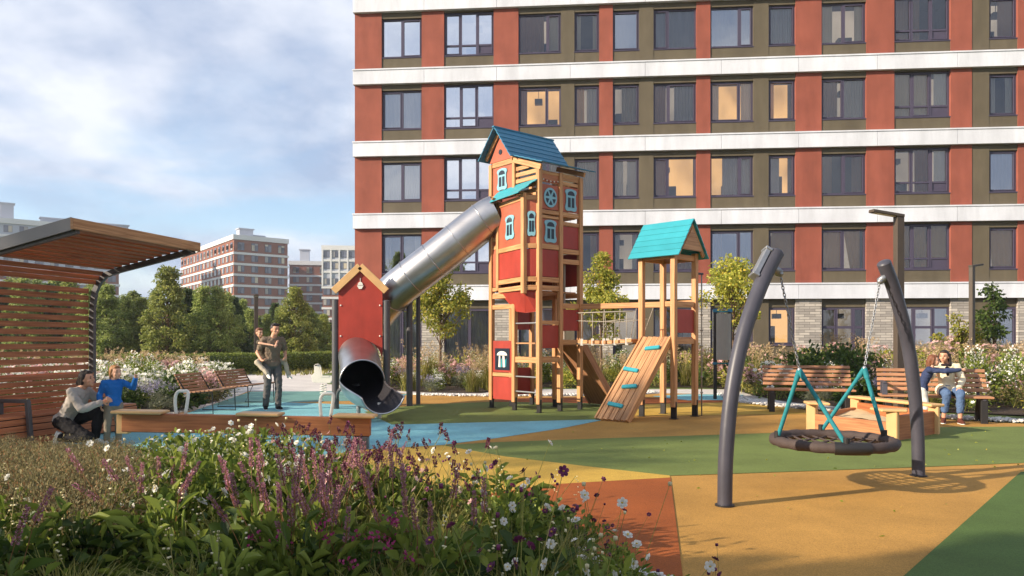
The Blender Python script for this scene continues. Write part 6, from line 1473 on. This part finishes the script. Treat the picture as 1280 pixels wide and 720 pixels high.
def person(label, loc, rz, J, k, top, bottom, shoes, skin, hair, hairstyle, face, sleeve=1.0, leg=1.0, group=None, up=(0, 0, 1), coat=False, head=1.0, build_w=1.0, rings=None):
    """J: joints in local metres (faces -Y): pelvis, waist, chest, neck, head, and l/r shoulder, elbow, wrist, hip, knee, ankle; k: limb thickness"""
    root = thing('person', label, 'person', loc, rz, group)
    V = {a: Vector(b) for a, b in J.items()}
    lat = (V['ls']-V['rs']).normalized(); hl = (V['lh']-V['rh']).normalized()
    f = Vector(face).normalized(); u = Vector(up); sdv_ = f.cross(u).normalized(); u = sdv_.cross(f); HR = Matrix((sdv_, f, u)).transposed()
    hk = k*head; hc = V['head']
    # --- body
    b = MB()
    def torso(mb, g, lo=0, hi=6):
        P = [V['pelvis'], V['waist'], V['chest'], V['chest'].lerp(V['neck'], .6), V['neck'], hc-u*.05*hk]
        rx = [.152, .128, .158, .145, .062, .052]; ry = [.108, .092, .108, .088, .06, .052]
        P, rx, ry = P[lo:hi], rx[lo:hi], ry[lo:hi]
        mb.tube(P, [r*k*build_w+g for r in rx], 20, lat=lat, ry=[r*k*build_w+g for r in ry])
    torso(b, 0); b.ell(V['pelvis'], (.15*k*build_w, .11*k, .10*k), 16, 10, Matrix((hl, hl.cross(Vector((0, 0, 1))), Vector((0, 0, 1)))).transposed())
    for s in 'lr':
        b.caps(V['chest'].lerp(V['neck'], .7), V[s+'s'], .055*k, .05*k)
        b.caps(V[s+'s'], V[s+'e'], .046*k, .038*k); b.caps(V[s+'e'], V[s+'w'], .038*k, .026*k)
        b.caps(V[s+'h'], V[s+'k'], .082*k, .054*k); b.caps(V[s+'k'], V[s+'a'], .052*k, .036*k)
        b.caps(V[s+'k'].lerp(V[s+'a'], .3)+(V[s+'k']-V[s+'h']).normalized()*-.012*k, V[s+'k'].lerp(V[s+'a'], .55), .05*k, .042*k)
        # hand: palm, four unequal curled fingers, thumb from the side of the palm
        d = V.get(s+'d', (V[s+'w']-V[s+'e'])).normalized(); pn_ = V.get(s+'p', Vector((0, 0, -1))); pn_ = (pn_-d*pn_.dot(d)).normalized(); ax = d.cross(pn_).normalized()*(1 if s == 'l' else -1)
        w0 = V[s+'w']; pc = w0+d*.05*k
        b.caps(w0, w0+d*.03*k, .024*k, .026*k)
        for q in (-.024, -.008, .008, .024): b.caps(w0+d*.02*k+ax*q*.6*k, w0+d*.088*k+ax*q*k, .014*k, .0115*k, 8)
        for q, Lf in ((-.027, .056), (-.009, .070), (.009, .076), (.027, .066)):
            r0 = w0+d*.088*k+ax*q*1.05*k; r1 = r0+(d*.8+pn_*.3+ax*q*2).normalized()*Lf*.5*k; r2 = r1+(d*.45+pn_*.8+ax*q).normalized()*Lf*.5*k
            b.caps(r0, r1, .0098*k, .009*k, 8); b.caps(r1, r2, .009*k, .0078*k, 8)
        t0 = w0+d*.03*k+ax*.026*k; t1 = t0+(d*.55+ax*.75+pn_*.3).normalized()*.036*k; t2 = t1+(d*.85+ax*.2+pn_*.35).normalized()*.028*k
        b.caps(t0, t1, .0115*k, .010*k, 8); b.caps(t1, t2, .010*k, .0085*k, 8)
        # foot
        toe = V.get(s+'t', Vector((0, -1, 0))).normalized(); b.caps(V[s+'a']-toe*.03*k+Vector((0, 0, -.045*k)), V[s+'a']+toe*.13*k+Vector((0, 0, -.06*k)), .036*k, .028*k)
    b.ell(hc+u*.015*hk, (.076*hk, .094*hk, .104*hk), 20, 14, HR); b.ell(hc+f*.028*hk-u*.048*hk, (.058*hk, .066*hk, .066*hk), 16, 10, HR); b.ell(hc+f*.068*hk-u*.088*hk, (.028*hk, .024*hk, .022*hk), 12, 8, HR)
    b.caps(hc+f*.088*hk+u*.012*hk, hc+f*.108*hk-u*.028*hk, .010*hk, .016*hk, 10)
    b.ell(hc+f*.094*hk-u*.062*hk, (.024*hk, .010*hk, .012*hk), 10, 8, HR)
    b.ell(hc+f*.084*hk+u*.030*hk, (.05*hk, .014*hk, .010*hk), 12, 8, HR)
    for s in (-1, 1): b.ell(hc+sdv_*s*.077*hk-f*.008*hk-u*.012*hk, (.010*hk, .02*hk, .032*hk), 10, 8, HR); b.ell(hc+sdv_*s*.042*hk+f*.062*hk-u*.03*hk, (.024*hk, .022*hk, .022*hk), 10, 8, HR)
    remesh(b, 'body', M[skin], root, .0068, 2)
    e = MB()
    for s in (-1, 1): e.ell(hc+sdv_*s*.031*hk+f*.083*hk+u*.008*hk, (.0135*hk, .010*hk, .0075*hk), 12, 8, HR); e.ell(hc+sdv_*s*.032*hk+f*.089*hk+u*.034*hk, (.020*hk, .008*hk, .0045*hk), 10, 6, HR)
    e.build('eyes', M['eye'], root, smooth=True, world=False)
    e = MB(); e.ell(hc+f*.100*hk-u*.062*hk, (.021*hk, .006*hk, .006*hk), 12, 6, HR); e.build('lips', M['lip'], root, smooth=True, world=False)
    # --- hair
    h = MB(); h.ell(hc-f*.020*hk+u*.034*hk, (.084*hk, .092*hk, .098*hk), 20, 14, HR); h.ell(hc+f*.045*hk+u*.088*hk, (.062*hk, .045*hk, .030*hk), 14, 8, HR)
    if hairstyle in ('long', 'tied', 'girl'):
        h.caps(hc-f*.07*hk+u*.0*hk, hc-f*.075*hk-u*.10*hk, .062*hk, .05*hk)
        for s in (-1, 1): h.caps(hc+sdv_*s*.07*hk+f*.0*hk+u*.04*hk, hc+sdv_*s*.068*hk-f*.03*hk-u*.06*hk, .026*hk, .024*hk)
    if hairstyle == 'long':
        h.caps(hc-f*.075*hk-u*.10*hk, hc-f*.06*hk-u*.23*hk, .062*hk, .045*hk)
        for s in (-1, 1): h.caps(hc+sdv_*s*.080*hk-f*.025*hk+u*.03*hk, hc+sdv_*s*.092*hk-f*.04*hk-u*.17*hk, .032*hk, .026*hk)
    if hairstyle == 'tied': h.ell(hc-f*.115*hk-u*.045*hk, (.045*hk, .045*hk, .05*hk), 12, 8, HR); h.caps(hc-f*.12*hk-u*.06*hk, hc-f*.10*hk-u*.17*hk, .035*hk, .018*hk)
    if hairstyle == 'girl': h.caps(hc-f*.10*hk-u*.0*hk, hc-f*.12*hk-u*.16*hk, .036*hk, .016*hk)
    if hairstyle == 'short':
        h.ell(hc-f*.065*hk-u*.02*hk, (.066*hk, .04*hk, .06*hk), 14, 8, HR)
        for q in range(9): a = -1+q*.25; h.caps(hc+sdv_*a*.06*hk+f*.02*hk+u*.10*hk, hc+sdv_*a*.065*hk+f*.055*hk+u*(.118-.02*abs(a))*hk, .022*hk, .014*hk, 8)
    remesh(h, 'hair', M[hair], root, .008*max(.8, hk), 2)
    # --- clothes
    g = .016*k**.5
    t_ = MB(); torso(t_, g, 0, 4)
    pr = V['chest'].lerp(V['neck'], .6); t_.tube([pr, V['chest'].lerp(V['neck'], .95)], [.145*k*build_w+g, .075*k], 20, lat=lat, ry=[.088*k+g, .07*k])
    for s in 'lr':
        t_.caps(V['chest'].lerp(V['neck'], .7), V[s+'s'], .055*k+g, .05*k+g)
        if sleeve >= 1: t_.caps(V[s+'s'], V[s+'e'], .05*k+g, .041*k+g); t_.caps(V[s+'e'], V[s+'e'].lerp(V[s+'w'], .93), .042*k+g, .031*k+g)
        else: t_.caps(V[s+'s'], V[s+'s'].lerp(V[s+'e'], sleeve), .052*k+g, .050*k+g)
    pelv = V['pelvis']; dn = (V['pelvis']-V['waist']).normalized()
    if coat:
        t_.tube([pelv-dn*.05*k, pelv+dn*.07*k], [.165*k+g, .175*k+g], 20, lat=lat, ry=[.12*k+g, .135*k+g])
        for s in 'lr': t_.caps(V[s+'h'], V[s+'h'].lerp(V[s+'k'], .38), .092*k+g, .088*k+g)
    else: t_.tube([pelv-dn*.06*k, pelv+dn*.03*k], [.15*k+g+.004, .155*k+g+.006], 20, lat=lat, ry=[.108*k+g+.004, .112*k+g+.006])
    remesh(t_, 'coat' if coat else 'shirt', M[top], root, .010, 3, .036*k)
    p_ = MB(); p_.ell(pelv, (.15*k+g, .115*k+g, .11*k+g), 18, 12, Matrix((hl, hl.cross(Vector((0, 0, 1))), Vector((0, 0, 1)))).transposed()); p_.tube([pelv-dn*.04*k, pelv+dn*.05*k], [.148*k+g*.7, .152*k+g*.7], 18, lat=lat, ry=[.106*k+g*.7, .11*k+g*.7])
    for s in 'lr':
        p_.caps(V[s+'h'], V[s+'k'], .084*k+g, .060*k+g); p_.caps(V[s+'k'], V[s+'k'].lerp(V[s+'a'], leg), .058*k+g, .046*k+g)
    remesh(p_, 'trousers', M[bottom], root, .010, 3, .030*k)
    for s in 'lr':
        toe = V.get(s+'t', Vector((0, -1, 0))).normalized(); a = V[s+'a']; sh_ = MB(); dz = V.get(s+'n', Vector((0, 0, -1)))
        sh_.caps(a-toe*.035*k+dz*.042*k, a+toe*.06*k+dz*.045*k, .044*k, .042*k); sh_.caps(a+toe*.06*k+dz*.052*k, a+toe*.145*k+dz*.058*k, .042*k, .032*k); sh_.caps(a+dz*.01*k, a+dz*.04*k-toe*.01*k, .046*k, .046*k)
        so_ = remesh(sh_, 'shoe', M[shoes], root, .008, 2)
        s2 = MB(); s2.tube([a-toe*.08*k+dz*.084*k, a-toe*.02*k+dz*.085*k, a+toe*.06*k+dz*.086*k, a+toe*.15*k+dz*.086*k, a+toe*.178*k+dz*.082*k], [.02*k, .042*k, .044*k, .036*k, .014*k], 12, lat=toe.cross(dz), ry=[.010*k]*5); s2.build('sole', M['cl_white'], so_, smooth=True, world=False)
    return root

# man carrying a boy on his back
ml, mrz = (-5.08, 15.75, 0), math.radians(34)
man = dict(pelvis=(0, .0, .96), waist=(0, -.02, 1.12), chest=(0, -.07, 1.33), neck=(0, -.11, 1.53), head=(.02, -.15, 1.69), ls=(.185, -.08, 1.47), rs=(-.185, -.08, 1.47), le=(.29, .04, 1.2), re=(-.29, .06, 1.2), lw=(.24, -.14, 1.03), rw=(-.24, -.12, 1.03), lh=(.095, 0, .95), rh=(-.095, 0, .95), lk=(.10, -.13, .52), rk=(-.11, -.06, .52), la=(.10, -.10, .09), ra=(-.12, .05, .09), lt=(.15, -1, 0), rt=(-.2, -1, 0), ld=(-.3, -.8, .1), rd=(.3, -.8, .1), lp=(0, .1, 1), rp=(0, .1, 1))
person('man in taupe T-shirt and grey trousers carrying a boy piggyback', ml, mrz, man, 1.03, 'cl_taupe', 'cl_greytr', 'cl_black', 'skin', 'hair_dark', 'short', (.25, -1, -.04), sleeve=.62)
boy = dict(pelvis=(-.02, .25, 1.06), waist=(-.04, .24, 1.16), chest=(-.07, .19, 1.31), neck=(-.12, .13, 1.46), head=(-.20, .06, 1.60), ls=(.06, .11, 1.42), rs=(-.20, .12, 1.40), le=(.14, -.13, 1.45), re=(-.24, -.12, 1.38), lw=(.05, -.29, 1.36), rw=(-.04, -.29, 1.34), lh=(.08, .22, 1.02), rh=(-.10, .22, 1.02), lk=(.30, -.06, .98), rk=(-.30, -.14, .98), la=(.36, -.14, .70), ra=(-.13, -.34, .74), lt=(.3, -1, -.1), rt=(.1, -1, -.3), ln=(0, -.2, -1), rn=(0, -.2, -1))
boy = {a: ((b[0]-.05, b[1], b[2]+.02) if len(a) > 1 and a not in ('lt','rt','ln','rn') else b) for a, b in boy.items()}
person('boy with brown hair and beige trousers riding on the back of a man', ml, mrz, boy, .68, 'cl_darktee', 'cl_beige', 'cl_white', 'skin_fair', 'hair_brown', 'short', (.45, -1, -.12), sleeve=.6, head=1.22, leg=.92)
# crouching woman and the pointing child
wom = dict(pelvis=(0, .16, .34), waist=(0, .09, .46), chest=(0, -.03, .63), neck=(0, -.10, .80), head=(0, -.17, .92), ls=(.165, -.07, .745), rs=(-.165, -.07, .745), le=(.20, -.26, .56), re=(-.20, -.24, .52), lw=(.07, -.42, .62), rw=(-.05, -.42, .60), lh=(.10, .14, .33), rh=(-.10, .14, .33), lk=(.13, -.28, .46), rk=(-.14, -.30, .13), la=(.12, -.20, .09), ra=(-.13, .10, .12), lt=(0, -1, 0), rt=(0, .25, -1), rn=(0, 1, .2), lp=(-1, 0, 0), rp=(1, 0, 0))
person('crouching woman in grey shirt and black trousers with tied dark hair', (-6.06, 10.32, 0), math.radians(84), wom, .98, 'cl_greyshirt', 'cl_black', 'cl_white', 'skin', 'hair_dark', 'tied', (0, -1, .1), build_w=.95)
gir = dict(pelvis=(0, .01, .56), waist=(0, .0, .66), chest=(0, -.01, .80), neck=(0, -.02, .905), head=(.02, -.03, 1.005), ls=(.115, -.01, .865), rs=(-.115, -.01, .865), le=(.235, -.10, .785), re=(-.17, .02, .69), lw=(.235, -.24, .93), rw=(-.17, -.08, .56), lh=(.06, 0, .55), rh=(-.06, 0, .55), lk=(.065, -.02, .31), rk=(-.075, -.01, .31), la=(.065, 0, .06), ra=(-.08, .02, .06), lt=(.2, -1, 0), rt=(-.2, -1, 0), lp=(-.4, -1, 0), rp=(1, 0, 0))
person('small child in bright blue sweater and khaki trousers pointing ahead', (-5.60, 10.45, 0), math.radians(38), gir, .66, 'cl_blue', 'cl_khaki', 'cl_white', 'skin_fair', 'hair_blond', 'girl', (.5, -1, .05), head=1.26)
# woman on the bench with a child hugging her
BR_ = rotm(0, 0, BDR)
def on_bench(x, y): q = BR_ @ Vector((x, y, 0)); return (BD[0]+q[0], BD[1]+q[1], 0)
sit = dict(pelvis=(0, .06, .575), waist=(0, .07, .70), chest=(-.01, .06, .88), neck=(-.02, .03, 1.05), head=(-.05, .0, 1.17), ls=(.155, .03, .985), rs=(-.165, .03, .985), le=(.23, -.04, .75), re=(-.27, -.06, .80), lw=(.13, -.27, .63), rw=(-.30, -.24, .86), lh=(.09, .05, .555), rh=(-.09, .05, .555), lk=(.13, -.38, .53), rk=(-.08, -.39, .53), la=(.13, -.36, .085), ra=(-.12, -.33, .085), lt=(.15, -1, 0), rt=(-.25, -1, 0), rp=(-1, 0, 0), ld=(-.3, -1, -.4))
sw_ = person('seated woman in cream coat and blue jeans hugged by a child on the bench', on_bench(.22, 0), BDR, sit, .94, 'cl_cream', 'cl_denim', 'cl_brownshoe', 'skin', 'hair_dark', 'long', (-.55, -1, -.05), coat=True, leg=.68, build_w=.9)
mb = MB(); mb.tube([(-.02+.085*math.cos(a), .035+.075*math.sin(a), 1.0-.02*math.sin(a)) for a in [2*PI*i/20 for i in range(20)]], .028, 10, closed=True); mb.caps((-.02, -.075, .965), (-.012, -.098, .84), .032, .022); o = mb.build('scarf', M['cl_scarf'], sw_, smooth=True, world=False)
kid = dict(pelvis=(0, .05, .60), waist=(0, .03, .71), chest=(.01, -.03, .86), neck=(.02, -.09, .99), head=(.03, -.12, 1.10), ls=(.12, -.05, .94), rs=(-.12, -.06, .94), le=(.16, -.27, .93), re=(-.13, -.31, .92), lw=(.06, -.46, .94), rw=(-.04, -.53, .95), lh=(.065, .05, .59), rh=(-.065, .05, .59), lk=(.07, .0, .33), rk=(-.07, -.01, .33), la=(.07, .05, .065), ra=(-.075, .04, .065), lt=(0, -1, 0), rt=(0, -1, 0), lp=(-1, 0, 0), rp=(1, 0, 0))
q = on_bench(-.20, -.44)
person('child in navy top and pale trousers standing to hug the seated woman', q, BDR+math.radians(78), kid, .68, 'cl_navy', 'cl_pale', 'cl_white', 'skin_fair', 'hair_brown', 'girl', (.25, -1, .05), head=1.25)

# ------------------------------------------------------------------ thin air haze that softens the far blocks
hm, t, ns3, L3 = nt('haze_air'); o_ = N(ns3, 'ShaderNodeOutputMaterial'); pv = N(ns3, 'ShaderNodeVolumePrincipled'); pv.inputs['Color'].default_value = (.86, .91, 1, 1); pv.inputs['Density'].default_value = .00055; pv.inputs['Anisotropy'].default_value = .3
L3.new(pv.outputs[0], o_.inputs['Volume'])
mb = MB(); mb.box((0, 0, 21.5), (1900, 1900, 45)); hz = mb.build('haze', hm); hz['kind'] = 'stuff'; hz['label'] = 'thin pale haze in the air'; hz['category'] = 'haze'
scene.cycles.volume_bounces = 0
